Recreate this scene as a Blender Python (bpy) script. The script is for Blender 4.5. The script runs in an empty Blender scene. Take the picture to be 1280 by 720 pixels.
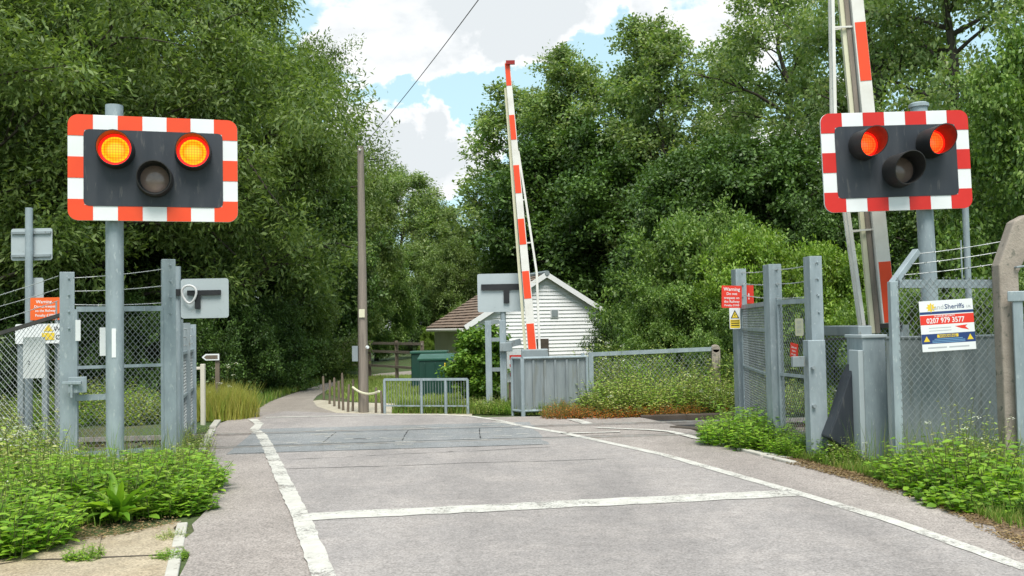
import bpy, math, random
import numpy as np
from mathutils import Vector, Matrix

rnd = random.Random(7)
scene = bpy.context.scene
COL = scene.collection
PI = math.pi

# ------------------------------------------------------------------ camera
CAM_H, FOC, PITCH, ROLL = 1.30, 1200.0, math.radians(2.29), math.radians(1.1)
_F = Vector((0, math.cos(PITCH), math.sin(PITCH)))
_R0 = Vector((1, 0, 0)); _U0 = Vector((0, -math.sin(PITCH), math.cos(PITCH)))
_R = _R0 * math.cos(ROLL) - _U0 * math.sin(ROLL)
_U = _R0 * math.sin(ROLL) + _U0 * math.cos(ROLL)
cd = bpy.data.cameras.new('camera'); cam = bpy.data.objects.new('camera', cd); COL.objects.link(cam)
cam.matrix_world = Matrix(((_R.x, _U.x, -_F.x, 0), (_R.y, _U.y, -_F.y, 0), (_R.z, _U.z, -_F.z, CAM_H), (0, 0, 0, 1)))
cd.sensor_width = 36; cd.lens = 36 * FOC / 1280; cd.clip_start = 0.05; cd.clip_end = 2000
scene.camera = cam
EYE = Vector((0, 0, CAM_H))

def ray(px, py): return _F + _R * ((px - 640) / FOC) - _U * ((py - 360) / FOC)
def G(px, py, z=0.0):
    d = ray(px, py); t = (z - CAM_H) / d.z; return EYE + d * t
def ATg(px, Y):
    p = AT(px, 400, Y); p.z = 0; return p
def AT(px, py, Y):
    d = ray(px, py); return EYE + d * (Y / d.y)

# ------------------------------------------------------------------ mesh builder
class MB:
    def __init__(s): s.v = []; s.f = []; s.m = []
    def add(s, verts, faces, mi=0):
        o = len(s.v); s.v += [tuple(v) for v in verts]
        for f in faces: s.f.append(tuple(o + i for i in f)); s.m.append(mi)
    def box(s, c, size, rz=0, mi=0, mat=None):
        hx, hy, hz = size[0] / 2, size[1] / 2, size[2] / 2
        vs = [Vector((x, y, z)) for z in (-hz, hz) for y in (-hy, hy) for x in (-hx, hx)]
        if mat is None: mat = Matrix.Rotation(rz, 3, 'Z')
        c = Vector(c)
        s.add([mat @ v + c for v in vs], [(0, 2, 3, 1), (4, 5, 7, 6), (0, 1, 5, 4), (2, 6, 7, 3), (0, 4, 6, 2), (1, 3, 7, 5)], mi)
    def beam(s, a, b, w, h, mi=0, up=(0, 0, 1), w2=None, h2=None):
        a, b = Vector(a), Vector(b); d = (b - a).normalized(); up = Vector(up)
        if abs(d.dot(up)) > .99: up = Vector((0, 1, 0))
        x = d.cross(up).normalized(); y = x.cross(d)
        w2 = w if w2 is None else w2; h2 = h if h2 is None else h2
        vs = [p + x * (sx * ww / 2) + y * (sy * hh / 2) for p, ww, hh in ((a, w, h), (b, w2, h2)) for sx, sy in ((-1, -1), (1, -1), (1, 1), (-1, 1))]
        s.add(vs, [(3, 2, 1, 0), (4, 5, 6, 7), (0, 1, 5, 4), (1, 2, 6, 5), (2, 3, 7, 6), (3, 0, 4, 7)], mi)
    def tube(s, pts, rad, n=8, mi=0, caps=True):
        pts = [Vector(p) for p in pts]
        if not hasattr(rad, '__len__'): rad = [rad] * len(pts)
        o = len(s.v); ref = Vector((0.31, 0.87, 0.12))
        for i, p in enumerate(pts):
            d = (pts[min(i + 1, len(pts) - 1)] - pts[max(i - 1, 0)]).normalized()
            x = d.cross(ref if abs(d.dot(ref.normalized())) < .95 else Vector((1, 0, 0))).normalized(); y = d.cross(x)
            for k in range(n):
                a = 2 * PI * k / n; s.v.append(tuple(p + (x * math.cos(a) + y * math.sin(a)) * rad[i]))
        for i in range(len(pts) - 1):
            for k in range(n):
                k2 = (k + 1) % n
                s.f.append((o + i * n + k, o + i * n + k2, o + (i + 1) * n + k2, o + (i + 1) * n + k)); s.m.append(mi)
        if caps:
            s.f.append(tuple(o + k for k in reversed(range(n)))); s.m.append(mi)
            e = o + (len(pts) - 1) * n; s.f.append(tuple(e + k for k in range(n))); s.m.append(mi)
    def prism(s, poly, y0, y1, mi=0, fn=None):
        # polygon in x,z extruded along y
        n = len(poly); fn = fn or (lambda x, y, z: (x, y, z))
        vs = [fn(x, y0, z) for x, z in poly] + [fn(x, y1, z) for x, z in poly]
        s.add(vs, [tuple(range(n)), tuple(reversed(range(n, 2 * n)))] + [(i, n + i, n + (i + 1) % n, (i + 1) % n) for i in range(n)], mi)
    def slab(s, poly, z0, z1, mi=0):
        n = len(poly)
        vs = [(p[0], p[1], z1) for p in poly] + [(p[0], p[1], z0) for p in poly]
        s.add(vs, [tuple(range(n)), tuple(reversed(range(n, 2 * n)))] + [(i, n + i, n + (i + 1) % n, (i + 1) % n) for i in range(n)], mi)
    def text(s, body, size, x, z, y=0, mi=0, align='CENTER', bold=0.0, sx=1.0):
        vs, fs = text_mesh(body, size, align, bold)
        s.add([(x + a * sx, y, z + b) for a, b in vs], fs, mi)
    def build(s, name, mats, parent=None, world=False, bevel=0, smooth=False):
        me = bpy.data.meshes.new(name)
        off = parent.location if (world and parent) else Vector((0, 0, 0))
        vs = [tuple(Vector(v) - off) for v in s.v] if world else s.v
        me.from_pydata(vs, [], s.f)
        if not isinstance(mats, (list, tuple)): mats = [mats]
        for m in mats: me.materials.append(m)
        me.polygons.foreach_set('material_index', s.m)
        if smooth: me.polygons.foreach_set('use_smooth', [True] * len(me.polygons))
        me.update()
        o = bpy.data.objects.new(name, me); COL.objects.link(o)
        if parent: o.parent = parent
        if bevel:
            b = o.modifiers.new('bevel', 'BEVEL'); b.width = bevel; b.segments = 2; b.limit_method = 'ANGLE'; b.angle_limit = .6
        if smooth:
            e = o.modifiers.new('split', 'EDGE_SPLIT'); e.split_angle = math.radians(40)
        return o

_tc = {}
def text_mesh(body, size, align, bold):
    k = (body, align, bold)
    if k not in _tc:
        cu = bpy.data.curves.new('t', 'FONT'); cu.body = body; cu.size = 1; cu.align_x = align; cu.align_y = 'CENTER'; cu.offset = bold; cu.resolution_u = 2
        ob = bpy.data.objects.new('t', cu); COL.objects.link(ob)
        dg = bpy.context.evaluated_depsgraph_get()
        me = bpy.data.meshes.new_from_object(ob.evaluated_get(dg))
        _tc[k] = ([(v.co.x, v.co.y) for v in me.vertices], [tuple(reversed(p.vertices)) for p in me.polygons])
        _tc[k] = (_tc[k][0], [tuple(reversed(f)) for f in _tc[k][1]])
        bpy.data.objects.remove(ob); bpy.data.curves.remove(cu); bpy.data.meshes.remove(me)
    vs, fs = _tc[k]
    return [(a * size, b * size) for a, b in vs], fs

def tag(o, label=None, cat=None, group=None, kind=None):
    if label: o['label'] = label
    if cat: o['category'] = cat
    if group: o['group'] = group
    if kind: o['kind'] = kind
    return o
def thing(name, label, cat, loc, rz=0, group=None, lean=0):
    o = bpy.data.objects.new(name, None); COL.objects.link(o); o.empty_display_size = .1
    o.location = loc; o.rotation_euler = (0, lean, rz)
    return tag(o, label, cat, group)
def copy_tree(o, parent=None):
    c = o.copy(); COL.objects.link(c)
    if parent: c.parent = parent
    for ch in o.children: copy_tree(ch, c)
    return c

# ------------------------------------------------------------------ materials
def nt(name):
    m = bpy.data.materials.new(name); m.use_nodes = True
    t = m.node_tree; return m, t, t.nodes, t.links, t.nodes['Principled BSDF']
def col(c): return (c[0], c[1], c[2], 1)
def ramp(n, stops, interp='LINEAR'):
    r = n.new('ShaderNodeValToRGB'); r.color_ramp.interpolation = interp
    e = r.color_ramp.elements
    while len(e) < len(stops): e.new(.5)
    for i, (p, c) in enumerate(stops): e[i].position = p; e[i].color = col(c) if hasattr(c, '__len__') else (c, c, c, 1)
    return r
def noise(n, l, co, scale, detail=6, rough=.6):
    t = n.new('ShaderNodeTexNoise'); t.inputs['Scale'].default_value = scale; t.inputs['Detail'].default_value = detail
    t.inputs['Roughness'].default_value = rough; l.new(co, t.inputs['Vector']); return t
def mixc(n, l, fac, a, b, mode='MIX'):
    x = n.new('ShaderNodeMix'); x.data_type = 'RGBA'; x.blend_type = mode
    for sock, val in ((x.inputs['Factor'], fac), (x.inputs['A'], a), (x.inputs['B'], b)):
        if hasattr(val, 'is_linked') or isinstance(val, bpy.types.NodeSocket): l.new(val, sock)
        elif hasattr(val, '__len__'): sock.default_value = col(val)
        else: sock.default_value = val
    # RGBA sockets are separate from the float ones
    return x
def mixrgb(n, l, fac, a, b, mode='MIX'):
    x = n.new('ShaderNodeMixRGB'); x.blend_type = mode
    for sock, val in ((x.inputs['Fac'], fac), (x.inputs['Color1'], a), (x.inputs['Color2'], b)):
        if isinstance(val, bpy.types.NodeSocket): l.new(val, sock)
        elif hasattr(val, '__len__'): sock.default_value = col(val)
        else: sock.default_value = val
    return x.outputs['Color']
def M(name, c1, c2=None, scale=4, rough=.6, metal=0.0, bump=0.0, bscale=40, spots=None, sscale=25, sthr=.62, stretch=None, spec=.4):
    m, t, n, l, p = nt(name)
    tc = n.new('ShaderNodeTexCoord'); co = tc.outputs['Object']
    if stretch:
        mp = n.new('ShaderNodeMapping'); mp.inputs['Scale'].default_value = stretch; l.new(co, mp.inputs['Vector']); co = mp.outputs['Vector']
    c2 = c2 or tuple(x * .8 for x in c1)
    a = noise(n, l, co, scale); r = ramp(n, [(.32, c1), (.68, c2)]); l.new(a.outputs['Fac'], r.inputs['Fac']); out = r.outputs['Color']
    if spots:
        b = noise(n, l, co, sscale, 4); q = ramp(n, [(sthr, 0.0), (sthr + .07, 1.0)]); l.new(b.outputs['Fac'], q.inputs['Fac'])
        out = mixrgb(n, l, q.outputs['Color'], out, spots)
    l.new(out, p.inputs['Base Color'])
    rr = ramp(n, [(.3, max(0, rough - .12)), (.7, min(1, rough + .12))]); l.new(a.outputs['Fac'], rr.inputs['Fac']); l.new(rr.outputs['Color'], p.inputs['Roughness'])
    p.inputs['Metallic'].default_value = metal; p.inputs['Specular IOR Level'].default_value = spec
    if bump:
        b2 = noise(n, l, co, bscale, 5); bn = n.new('ShaderNodeBump'); bn.inputs['Strength'].default_value = bump; bn.inputs['Distance'].default_value = .02
        l.new(b2.outputs['Fac'], bn.inputs['Height']); l.new(bn.outputs['Normal'], p.inputs['Normal'])
    return m
def leafmat(name, stops, transl=.3, rough=.45, spec=.35):
    m, t, n, l, p = nt(name)
    g = n.new('ShaderNodeNewGeometry')
    r = ramp(n, [(i / max(1, len(stops) - 1), c) for i, c in enumerate(stops)]); l.new(g.outputs['Random Per Island'], r.inputs['Fac'])
    tc = n.new('ShaderNodeTexCoord'); a = noise(n, l, tc.outputs['Object'], .55, 2)
    hs = n.new('ShaderNodeHueSaturation'); l.new(r.outputs['Color'], hs.inputs['Color'])
    rr = ramp(n, [(.3, .72), (.7, 1.3)]); l.new(a.outputs['Fac'], rr.inputs['Fac']); l.new(rr.outputs['Color'], hs.inputs['Value'])
    l.new(hs.outputs['Color'], p.inputs['Base Color']); p.inputs['Roughness'].default_value = rough; p.inputs['Specular IOR Level'].default_value = spec
    tr = n.new('ShaderNodeBsdfTranslucent')
    tint = mixrgb(n, l, 1.0, hs.outputs['Color'], (1.25, 1.35, .55), 'MULTIPLY'); l.new(tint, tr.inputs['Color'])
    mx = n.new('ShaderNodeMixShader'); mx.inputs['Fac'].default_value = transl
    l.new(p.outputs['BSDF'], mx.inputs[1]); l.new(tr.outputs['BSDF'], mx.inputs[2]); l.new(mx.outputs['Shader'], n['Material Output'].inputs['Surface'])
    return m
def emis(name, c, s, dots=0):
    m, t, n, l, p = nt(name)
    p.inputs['Base Color'].default_value = col(tuple(x * .4 for x in c)); p.inputs['Emission Color'].default_value = col(c); p.inputs['Roughness'].default_value = .25
    if dots:
        tc = n.new('ShaderNodeTexCoord'); v = n.new('ShaderNodeTexVoronoi'); v.inputs['Scale'].default_value = dots; v.inputs['Randomness'].default_value = 0
        l.new(tc.outputs['Object'], v.inputs['Vector'])
        r = ramp(n, [(.2, s), (.75, s * .25)]); l.new(v.outputs['Distance'], r.inputs['Fac'])
        l.new(r.outputs['Color'], p.inputs['Emission Strength'])
    else: p.inputs['Emission Strength'].default_value = s
    return m

MT = {}
MT['galv'] = M('galvanised_steel', (.33, .39, .415), (.22, .265, .285), 6, .5, .2, .05, 60, spots=(.37, .42, .43), sscale=32, sthr=.6, stretch=(1.4, 1.4, .45))
MT['galv_dull'] = M('dull_galvanised_steel', (.27, .31, .325), (.19, .225, .235), 5, .6, .15, .05, 50, spots=(.16, .17, .16), sscale=9, sthr=.6, stretch=(1, 1, .35))
MT['sheet'] = M('streaked_steel_sheet', (.27, .305, .315), (.17, .2, .21), 6, .55, .2, .03, 30, spots=(.19, .21, .2), sscale=5, sthr=.57, stretch=(2.2, 2.2, .25))
MT['wire'] = M('galvanised_wire', (.25, .275, .28), (.17, .19, .19), 9, .5, .3)
MT['barb'] = M('barbed_wire_steel', (.42, .44, .44), (.3, .32, .32), 9, .5, .2)
MT['dark_rail'] = M('dark_weathered_steel', (.035, .035, .035), (.06, .055, .05), 9, .7)
MT['signback'] = M('aluminium_sign_back', (.42, .47, .485), (.37, .42, .435), 3, .5, .15, spots=(.3, .33, .33), sscale=12, sthr=.68)
MT['black'] = M('black_paint', (.012, .013, .015), (.02, .021, .023), 8, .5)
MT['board_dark'] = M('charcoal_board_paint', (.024, .029, .037), (.037, .043, .052), 3, .5, bump=.02, spots=(.065, .068, .07), sscale=9, sthr=.6, stretch=(3, 3, .5))
MT['red'] = M('red_reflective_film', (.78, .075, .02), (.72, .06, .016), 3, .4)
MT['red_deep'] = M('deep_red_reflective_film', (.6, .024, .016), (.54, .018, .013), 3, .4)
MT['white'] = M('white_reflective_film', (.74, .76, .76), (.68, .7, .7), 4, .42, spots=(.55, .55, .52), sscale=30, sthr=.7)
MT['boom_white'] = M('weathered_white_paint', (.72, .71, .67), (.6, .58, .53), 5, .5, spots=(.36, .33, .28), sscale=16, sthr=.66)
MT['cream'] = M('cream_plastic', (.62, .6, .44), (.56, .54, .39), 4, .5)
MT['orange'] = M('orange_notice_paint', (.78, .13, .02), (.7, .11, .018), 3, .5)
MT['redsign'] = M('red_notice_paint', (.72, .045, .025), (.65, .035, .02), 3, .5)
MT['yellow'] = M('yellow_notice_paint', (.75, .55, .04), (.7, .5, .035), 3, .5)
MT['navy'] = M('navy_print', (.02, .05, .17), (.018, .045, .15), 3, .5)
MT['skyblue'] = M('pale_blue_print', (.16, .34, .55), None, 3, .5)
MT['greyprint'] = M('grey_print', (.45, .47, .5), None, 3, .5)
MT['concrete'] = M('weathered_concrete', (.36, .31, .26), (.25, .215, .18), 5, .9, 0, .35, 60, spots=(.17, .16, .13), sscale=14, sthr=.58)
MT['rubber'] = M('black_rubber', (.018, .018, .019), (.03, .03, .03), 6, .75)
MT['wood'] = M('grey_weathered_timber', (.17, .135, .1), (.1, .08, .06), 3, .85, 0, .3, 50, stretch=(7, 7, .6))
MT['wood_pole'] = M('creosoted_pole_timber', (.26, .22, .18), (.17, .145, .12), 3, .85, 0, .3, 50, stretch=(9, 9, .5))
MT['bark'] = M('tree_bark', (.085, .072, .055), (.045, .038, .03), 4, .9, 0, .5, 25, stretch=(4, 4, .7))
MT['rust'] = M('rusty_rail_steel', (.13, .07, .04), (.08, .05, .035), 8, .75, .2)
MT['railhead'] = M('worn_rail_head_steel', (.42, .41, .4), (.26, .22, .19), 9, .45, .4)
MT['sleeper'] = M('dark_sleeper_timber', (.09, .07, .055), (.055, .045, .035), 5, .9, 0, .3, 40)
MT['clapboard'] = M('white_painted_clapboard', (.78, .79, .8), (.7, .71, .71), 2, .6, spots=(.55, .55, .5), sscale=6, sthr=.68)
MT['cream_wall'] = M('cream_render_wall', (.58, .55, .46), (.5, .47, .39), 2, .8)
MT['tile'] = M('red_brown_roof_tile', (.25, .175, .13), (.17, .13, .105), 4, .85, 0, .2, 40, spots=(.2, .19, .15), sscale=10, sthr=.6)
MT['green_paint'] = M('dark_green_container_paint', (.01, .05, .036), (.008, .04, .028), 3, .45)
MT['green_lid'] = M('green_lid_paint', (.025, .1, .07), (.02, .08, .055), 3, .45)
MT['hood'] = M('matt_black_hood', (.02, .02, .021), (.028, .027, .027), 8, .6)
MT['hood_glow'] = M('hood_lining_red_glow', (.26, .035, .03), (.22, .03, .025), 8, .55)  # red glow of the lit lamps is put into the lining colour
MT['lens_off'] = M('unlit_lens_glass', (.26, .19, .16), (.2, .145, .12), 20, .15, spec=.6)
MT['lens_on'] = emis('lit_lens', (1.0, .27, .006), 1.2, 42)
MT['lens_red'] = emis('lit_lens_red', (1.0, .075, .01), 1.15, 42)
MT['lens_rim'] = emis('lamp_glow_ring', (1.0, .008, .003), 1.0)  # emissive ring added to give the red bloom around each lit lens
MT['tiplamp'] = M('red_lamp_glass', (.3, .02, .015), None, 5, .2)
MT['cable'] = M('pale_cable', (.6, .6, .6), (.5, .5, .5), 5, .5)
MT['flower'] = leafmat('white_petals', [(.75, .76, .7), (.6, .62, .55)], .2, .6)
MT['straw'] = leafmat('dry_straw', [(.3, .22, .1), (.2, .14, .07), (.14, .08, .04)], .15, .8)

MT['soil'] = M('brown_leafy_soil', (.13, .085, .05), (.2, .14, .085), 14, .95, 0, .5, 50, spots=(.07, .05, .03), sscale=45, sthr=.55)
LEAF = {
 'ash': leafmat('ash_leaves', [(0.085, 0.142, 0.040), (0.128, 0.190, 0.053), (0.174, 0.243, 0.066), (0.226, 0.293, 0.092)], .38),
 'dark': leafmat('dark_shaded_leaves', [(0.041, 0.082, 0.021), (0.060, 0.113, 0.025), (0.084, 0.155, 0.033), (0.116, 0.199, 0.039)], .22),  # deep green, darkened further for the shade under the left trees
 'poplar': leafmat('poplar_leaves', [(0.125, 0.198, 0.070), (0.177, 0.267, 0.089), (0.247, 0.331, 0.116), (0.345, 0.394, 0.191)], .38),
 'bright': leafmat('bright_leaves', [(0.101, 0.192, 0.024), (0.151, 0.255, 0.032), (0.202, 0.319, 0.040), (0.269, 0.368, 0.061)], .34),
 'bush': leafmat('shrub_leaves', [(0.074, 0.141, 0.035), (0.115, 0.200, 0.039), (0.167, 0.268, 0.050), (0.230, 0.319, 0.086)], .3),
 'weed': leafmat('weed_leaves', [(0.114, 0.250, 0.024), (0.176, 0.332, 0.032), (0.250, 0.424, 0.039), (0.355, 0.499, 0.070)], .36),
 'weedpale': leafmat('pale_weed_leaves', [(0.243, 0.390, 0.070), (0.351, 0.500, 0.101), (0.487, 0.500, 0.160), (0.500, 0.500, 0.241)], .33),
 'lawn': leafmat('lawn_blades', [(.2, .29, .06), (.26, .34, .08), (.32, .36, .12)], .3),
 'grass': leafmat('grass_blades', [(0.088, 0.168, 0.022), (0.125, 0.228, 0.031), (0.188, 0.264, 0.044), (0.275, 0.264, 0.088)], .3),
 'tallgrass': leafmat('seeding_grass', [(0.242, 0.286, 0.044), (0.352, 0.352, 0.066), (0.462, 0.396, 0.110), (0.187, 0.286, 0.044)], .3),
 'ivy': leafmat('ivy_leaves', [(0.068, 0.150, 0.020), (0.101, 0.210, 0.024), (0.169, 0.300, 0.033), (0.220, 0.345, 0.055)], .25),
 'redleaf': leafmat('red_stem_plant', [(0.500, 0.087, 0.030), (0.500, 0.145, 0.030), (0.500, 0.232, 0.040), (0.374, 0.218, 0.030)], .25),
 'stem': M('green_stem', (.1, .15, .04), (.14, .14, .05), 6, .7),
}
# ------------------------------------------------------------------ vegetation generators
def unit(a): return a / np.maximum(1e-9, np.linalg.norm(a, axis=1, keepdims=True))
def np_mesh(name, V, Fa, mats, midx=None):
    me = bpy.data.meshes.new(name)
    nf = len(Fa); k = Fa.shape[1]
    me.vertices.add(len(V)); me.vertices.foreach_set('co', V.astype(np.float32).ravel())
    me.loops.add(nf * k); me.loops.foreach_set('vertex_index', Fa.astype(np.int32).ravel())
    me.polygons.add(nf); me.polygons.foreach_set('loop_start', np.arange(0, nf * k, k, dtype=np.int32))
    for m in mats: me.materials.append(m)
    if midx is not None: me.polygons.foreach_set('material_index', midx.astype(np.int32))
    me.update(calc_edges=True); me.validate()
    return me
def rhomb(P, T, N, L, W, fold=.15):
    """simple four-point leaf: base, side, tip, side"""
    B = unit(np.cross(N, T)); N = np.cross(T, B)
    L = L[:, None]; W = W[:, None]
    V = np.stack([P, P + T * L * .5 + B * W * .5 + N * W * fold, P + T * L, P + T * L * .5 - B * W * .5 + N * W * fold], 1).reshape(-1, 3)
    return V, np.arange(len(P) * 4).reshape(-1, 4)
def leaf5(P, T, N, L, W, droop=.25):
    """broader creased leaf as triangles: base, two sides, crease, tip"""
    B = unit(np.cross(N, T)); N = np.cross(T, B)
    L = L[:, None]; W = W[:, None]
    mid = P + T * L * .45
    V = np.stack([P, mid + B * W * .5, mid - B * W * .5, mid - N * W * .18, P + T * L - N * L * droop,
                  P + T * L * .78 + B * W * .34 - N * L * droop * .45, P + T * L * .78 - B * W * .34 - N * L * droop * .45], 1).reshape(-1, 3)
    o = np.arange(len(P))[:, None] * 7
    f = np.concatenate([o + np.array(t)[None] for t in ((0, 3, 1), (0, 2, 3), (1, 3, 5), (3, 2, 6), (5, 3, 4), (3, 6, 4))], 0)
    return V, f
def env(shape, t):
    if shape == 'poplar': return math.sqrt(max(.02, 1 - ((t - .38) / .64) ** 2)) * (1 if t < .6 else 1 - .25 * (t - .6))
    if shape == 'broad': return math.sqrt(max(.05, 1 - ((t - .42) / .62) ** 2))
    if shape == 'shrub': return math.sqrt(max(.05, 1 - ((t - .2) / .83) ** 2))
    return math.sqrt(max(.04, 1 - ((t - .5) / .55) ** 2))
def tree_mesh(seed, H, R, base, shape, nb, nl, LL, LW, cr, leaf, droop=.3, trunk_r=.2, sub=5, stems=1):
    rng = np.random.default_rng(seed); r = random.Random(seed)
    wood = MB(); clumps = []
    for st in range(stems):
        bx, by = (0, 0) if stems == 1 else (r.uniform(-.15, .15) * R * 1.6, r.uniform(-.15, .15) * R * 1.6)
        lean = Vector((r.uniform(-.1, .1), r.uniform(-.1, .1), 0)) * (1 if stems == 1 else 3)
        tp = []; n = 8
        for i in range(n + 1):
            t = i / n; tp.append(Vector((bx, by, 0)) + lean * (t * H * .6) + Vector((r.uniform(-.02, .02) * H * t, r.uniform(-.02, .02) * H * t, t * H * .93)))
        wood.tube(tp, [trunk_r / math.sqrt(stems) * (1.25 if i == 0 else 1) * (1 - .93 * (i / n) ** .9) + .008 for i in range(n + 1)], 8)
        def trunk_at(z):
            f = max(0, min(.999, z / (H * .93))) * n; i = int(f); return tp[i].lerp(tp[i + 1], f - i)
        k = max(3, nb // stems)
        for i in range(k):
            t = (i + r.random()) / k; z0 = (base + (1 - base) * t * .93) * H
            az = i * 2.399 + r.uniform(-.5, .5) + st
            ln = R * env(shape, t) * r.uniform(.72, 1.12); up = r.uniform(.1, .55) + .5 * t
            if shape == 'poplar': up += .5
            p0 = trunk_at(max(.05, z0 - ln * up * .55)); d = Vector((math.cos(az), math.sin(az), up)).normalized()
            pts = [p0]; q = d.copy()
            for s in range(5):
                q = (q + Vector((r.uniform(-.22, .22), r.uniform(-.22, .22), r.uniform(-.2, .12)))).normalized(); pts.append(pts[-1] + q * ln / 5)
            br = max(.012, trunk_r * .42 * (1 - .7 * t) * (ln / R) / math.sqrt(stems))
            wood.tube(pts, [br * (1 - .85 * s / 5) for s in range(6)], 5)
            for s in range(sub):
                u = r.uniform(.3, 1.0) * 4.99; a = pts[int(u)].lerp(pts[int(u) + 1], u - int(u))
                dd = (q + Vector((r.uniform(-1, 1), r.uniform(-1, 1), r.uniform(-.5, .8)))).normalized()
                sl = ln * r.uniform(.18, .42); b = a + dd * sl; m = a.lerp(b, .5) + Vector((0, 0, r.uniform(-.05, .08)))
                wood.tube([a, m, b], [br * .4, br * .28, .005], 4)
                c = cr * r.choice((.45, .6, .8, 1.0, 1.35))
                clumps.append((b, c)); clumps.append((a.lerp(b, .45), c * .75))
            clumps.append((pts[-1], cr * r.uniform(.7, 1.1)))
        clumps.append((tp[-1], cr * .8))
    C = np.array([list(c[0]) for c in clumps]); Rr = np.array([c[1] for c in clumps])
    C[:, 2] = np.maximum(C[:, 2], .15)
    w = Rr ** 2; idx = rng.choice(len(C), nl, p=w / w.sum())
    # twigs inside a clump: leaves gather round short sprays
    nsp = 9; spd = unit(rng.normal(size=(len(C) * nsp, 3)) + np.array([0, 0, .25]))
    sp = idx * nsp + rng.integers(0, nsp, nl); D = spd[sp]
    rad = rng.random(nl) ** .55
    P = C[idx] + D * (Rr[idx] * rad)[:, None] * np.array([1, 1, .78]) + rng.normal(size=(nl, 3)) * (Rr[idx] * .16)[:, None]
    P[:, 2] = np.maximum(P[:, 2], .04)
    T = unit(D * .9 + rng.normal(size=(nl, 3)) * .75 + np.array([0, 0, -droop]))
    N = unit(D * .5 + np.array([0, 0, .75]) + rng.normal(size=(nl, 3)) * .5)
    sc = rng.uniform(.65, 1.25, nl)
    V, Fa = rhomb(P, T, N, LL * sc, LW * sc)
    top = max(V[:, 2].max(), 1)
    lm = np_mesh('crown', V, Fa, [leaf])
    tw = bpy.data.meshes.new('trunk'); tw.from_pydata(wood.v, [], wood.f); tw.materials.append(MT['bark'])
    tw.polygons.foreach_set('use_smooth', [True] * len(tw.polygons)); tw.update()
    return dict(wood=tw, leaf=lm, H=float(top), R=R)
def add_tree(tp, px, Y, ytop, name, label, cat, rz=None, sx=1.0, group=None, leafm=None, dx=0):
    b = AT(px, 400, Y); H = AT(px, ytop, Y).z
    o = thing(name, label, cat, (b.x + dx, b.y, -.03), rnd.uniform(0, 6.28) if rz is None else rz, group)
    s = H / tp['H']; o.scale = (s * sx, s * sx, s)
    for nm, me in (('trunk', tp['wood']), ('crown', tp['leaf'])):
        c = bpy.data.objects.new(nm, me); COL.objects.link(c); c.parent = o
        if nm == 'crown' and leafm:
            c.material_slots[0].link = 'OBJECT'; c.material_slots[0].material = leafm
    return o
def weed_mesh(seed, rad, hgt, nst, lps, LL, LW, leaf, tilt=.35, name='weed', flowers=0, bare=.1):
    """many leafy stems rising from one patch"""
    rng = np.random.default_rng(seed); st = MB(); P = []; T = []; N = []; S = []; FP = []
    for i in range(nst):
        a = rng.uniform(0, 2 * PI); rr = rad * math.sqrt(rng.random()); b = np.array([math.cos(a) * rr, math.sin(a) * rr, 0])
        h = hgt * rng.uniform(.55, 1.1) * (1 - .45 * (rr / rad) ** 2)
        d = np.array([math.cos(a), math.sin(a), 0]) * tilt * (rr / rad) + rng.normal(size=3) * .12; d[2] = 1
        d /= np.linalg.norm(d); bend = rng.normal(size=3) * .08; bend[2] = 0
        f = lambda t: b + d * h * t + bend * h * t * t
        st.tube([f(0), f(.5), f(1)], [.005, .004, .002], 3, 1, False)
        for k in range(lps):
            t = bare + (1 - bare) * (k + .5) / lps; az = k * 1.9 + rng.uniform(0, 1.2)
            o = np.array([math.cos(az), math.sin(az), rng.uniform(-.1, .65)])
            P.append(f(t)); T.append(o); N.append(np.array([0, 0, 1.0]) + rng.normal(size=3) * .3); S.append(rng.uniform(.6, 1.2) * (1.1 - .45 * t))
        if rng.random() < flowers:
            for q in range(16): FP.append(f(1) + np.array([rng.normal() * .028, rng.normal() * .028, rng.normal() * .008]))
    P = np.array(P); T = unit(np.array(T)); N = unit(np.array(N)); S = np.array(S)
    V, Fa = leaf5(P, T, N, LL * S, LW * S)
    V[:, 2] = np.maximum(V[:, 2], .006)
    vs = st.v; sf = []
    for f in st.f: sf += [(f[0], f[1], f[2]), (f[0], f[2], f[3])]
    mi = [np.zeros(len(Fa), int), np.ones(len(sf), int)]
    Vs = [V, np.array(vs)]; Fs = [Fa, np.array(sf) + len(V)]
    if FP:
        FP = np.array(FP); n = len(FP)
        fv, ff = leaf5(FP, unit(rng.normal(size=(n, 3)) * np.array([1, 1, .2])), unit(rng.normal(size=(n, 3)) * .2 + np.array([0, 0, 1])), np.full(n, .02), np.full(n, .018), .1)
        o = len(V) + len(vs); Vs.append(fv); Fs.append(ff + o); mi.append(np.full(len(ff), 2))
    return np_mesh(name, np.concatenate(Vs), np.concatenate(Fs), [leaf, LEAF['stem'], MT['flower']], np.concatenate(mi))
def blades(seed, pts, hgt, wid, lean=.5):
    """grass blades rooted at pts (n,3)"""
    rng = np.random.default_rng(seed); n = len(pts)
    a = rng.uniform(0, 2 * PI, n); B = np.stack([np.cos(a), np.sin(a), np.zeros(n)], 1)
    a2 = rng.uniform(0, 2 * PI, n); D = np.stack([np.cos(a2), np.sin(a2), np.zeros(n)], 1)
    h = (hgt * rng.uniform(.45, 1.15, n))[:, None]; ln = (lean * rng.uniform(.1, 1.0, n))[:, None]
    up = np.array([0, 0, 1.0]); w = wid
    V = np.stack([pts - B * w, pts + B * w, pts + up * h * .55 + D * h * ln * .3 + B * w * .7, pts + up * h * .55 + D * h * ln * .3 - B * w * .7, pts + up * h + D * h * ln], 1).reshape(-1, 3)
    o = np.arange(n)[:, None] * 5
    return V, np.concatenate([o + np.array(t)[None] for t in ((0, 1, 2), (0, 2, 3), (3, 2, 4))], 0)
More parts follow.
